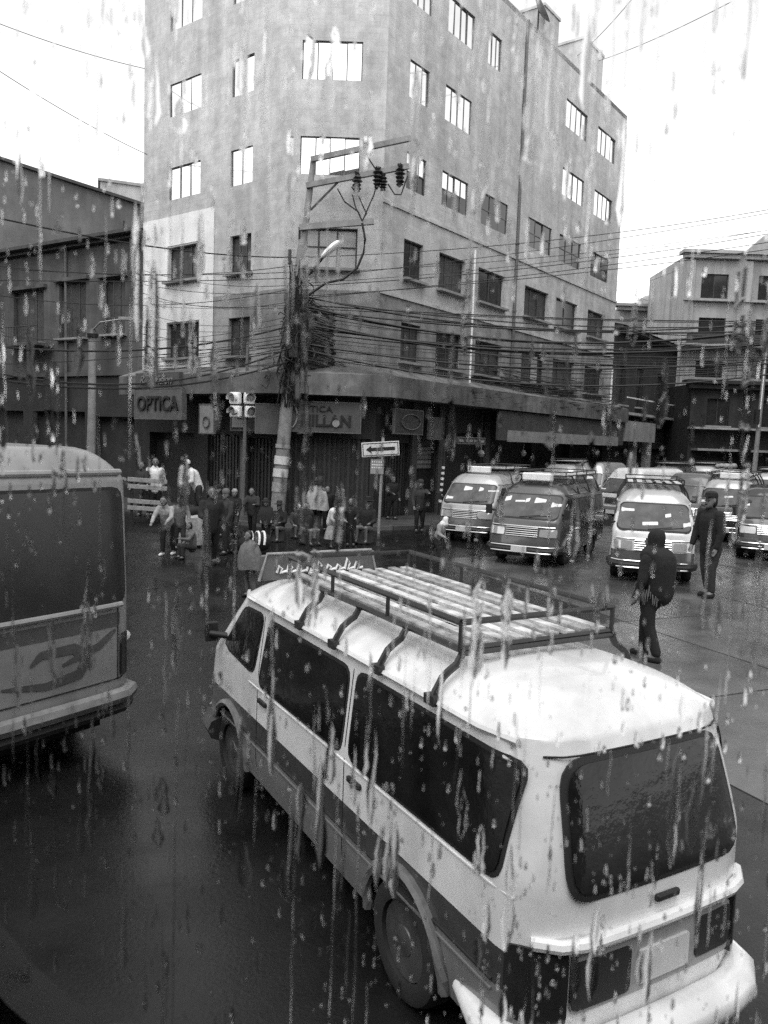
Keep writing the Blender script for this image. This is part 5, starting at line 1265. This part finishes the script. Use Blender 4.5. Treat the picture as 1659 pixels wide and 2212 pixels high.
# raindrops and runs on the outside of the panes
random.seed(21)
dm = MB()
def drop(x, z, w_, l_, h_, wob=.15, n=9, m_=4):
    vs_ = [(x, .0025 + h_, z)]
    for i in range(1, m_ + 1):
        u = i / m_
        for j in range(n):
            a = 2 * math.pi * j / n; s_ = math.sin(a); tl = (l_ * (.62 if s_ > 0 else .38)) * s_; rr = w_ / 2 * math.cos(a) * (1 - .35 * max(0, s_))
            vs_.append((x + rr * u, .0025 + h_ * math.sqrt(max(0, 1 - u * u)), z + tl * u))
    o = len(dm.v); dm.v += vs_
    for j in range(n): dm.f.append((o, o + 1 + j, o + 1 + (j + 1) % n)); dm.mi.append(0)
    for i in range(m_ - 1):
        for j in range(n): dm.f.append((o + 1 + i * n + j, o + 1 + (i + 1) * n + j, o + 1 + (i + 1) * n + (j + 1) % n, o + 1 + i * n + (j + 1) % n)); dm.mi.append(0)
    dm.f.append(tuple(o + 1 + (m_ - 1) * n + j for j in range(n))); dm.mi.append(0)
KEEP = [(.141, 2.92), (-.0035, 2.995)]        # stretches of glass that the wipe-off left without long runs
def run(x, z0, ln_, w_, h_):
    if any(abs(x - kx) < .02 and z0 - ln_ < kz + .045 and z0 > kz - .045 for kx, kz in KEEP): return
    k = max(6, int(ln_ / .012)); pts = []; xx = x; rows = []
    for i in range(k + 1):
        u = i / k; xx += random.gauss(0, .00035); ww = w_ * (.35 + .65 * random.random()) * (.5 + .5 * u) * (1 if 0 < i < k else .2)
        rows.append((xx, z0 - ln_ * u, ww))
    o = len(dm.v); prof = [(-.5, 0), (-.36, .7), (0, 1), (.36, .7), (.5, 0)]
    for xx, zz, ww in rows: dm.v += [(xx + a * ww, .0025 + b * h_ * (ww / w_), zz) for a, b in prof]
    for i in range(k):
        for j in range(5):
            dm.f.append((o + i * 5 + j, o + i * 5 + (j + 1) % 5, o + (i + 1) * 5 + (j + 1) % 5, o + (i + 1) * 5 + j)); dm.mi.append(0)
    dm.f.append(tuple(o + j for j in range(5))); dm.mi.append(0); dm.f.append(tuple(o + k * 5 + j for j in range(5))[::-1]); dm.mi.append(0)
for io, (a, b) in enumerate(opens[1:4]):
    ar = (b - a) * (WZ1 - WZ0); dn = 1.0 if io == 1 else .3
    for k in range(int(ar * 11000 * dn)):
        w_ = .0006 + .0021 * random.random() ** 3; l_ = w_ * random.uniform(1.4, 7.5)
        drop(random.uniform(a + .02, b - .02), random.uniform(WZ0 + .02, WZ1 - .02), w_, l_, w_ * random.choice((.05, .09, .16, .28)), n=8, m_=3)
    for k in range(int(ar * 430 * dn)):
        w_ = random.uniform(.0007, .002); run(random.uniform(a + .03, b - .03), random.uniform(WZ0 + .06, WZ1 - .02), random.uniform(.015, .09) * (1 if random.random() < .85 else 2.5), w_, w_ * random.uniform(.06, .25))
    for k in range(int(ar * 620 * dn)):     # broad flat smears of running water
        w_ = random.uniform(.003, .011); run(random.uniform(a + .03, b - .03), random.uniform(WZ0 + .06, WZ1 - .02), random.uniform(.015, .07), w_, w_ * random.uniform(.02, .06))
dm.v = [tuple(v) for v in dm.v]
o = dm.build('raindrops', DROP, None, True, (0, YW, 0), R(-4)); tag(o, 'rain drops and water runs on the outside of the bus window', 'raindrops', kind='stuff')
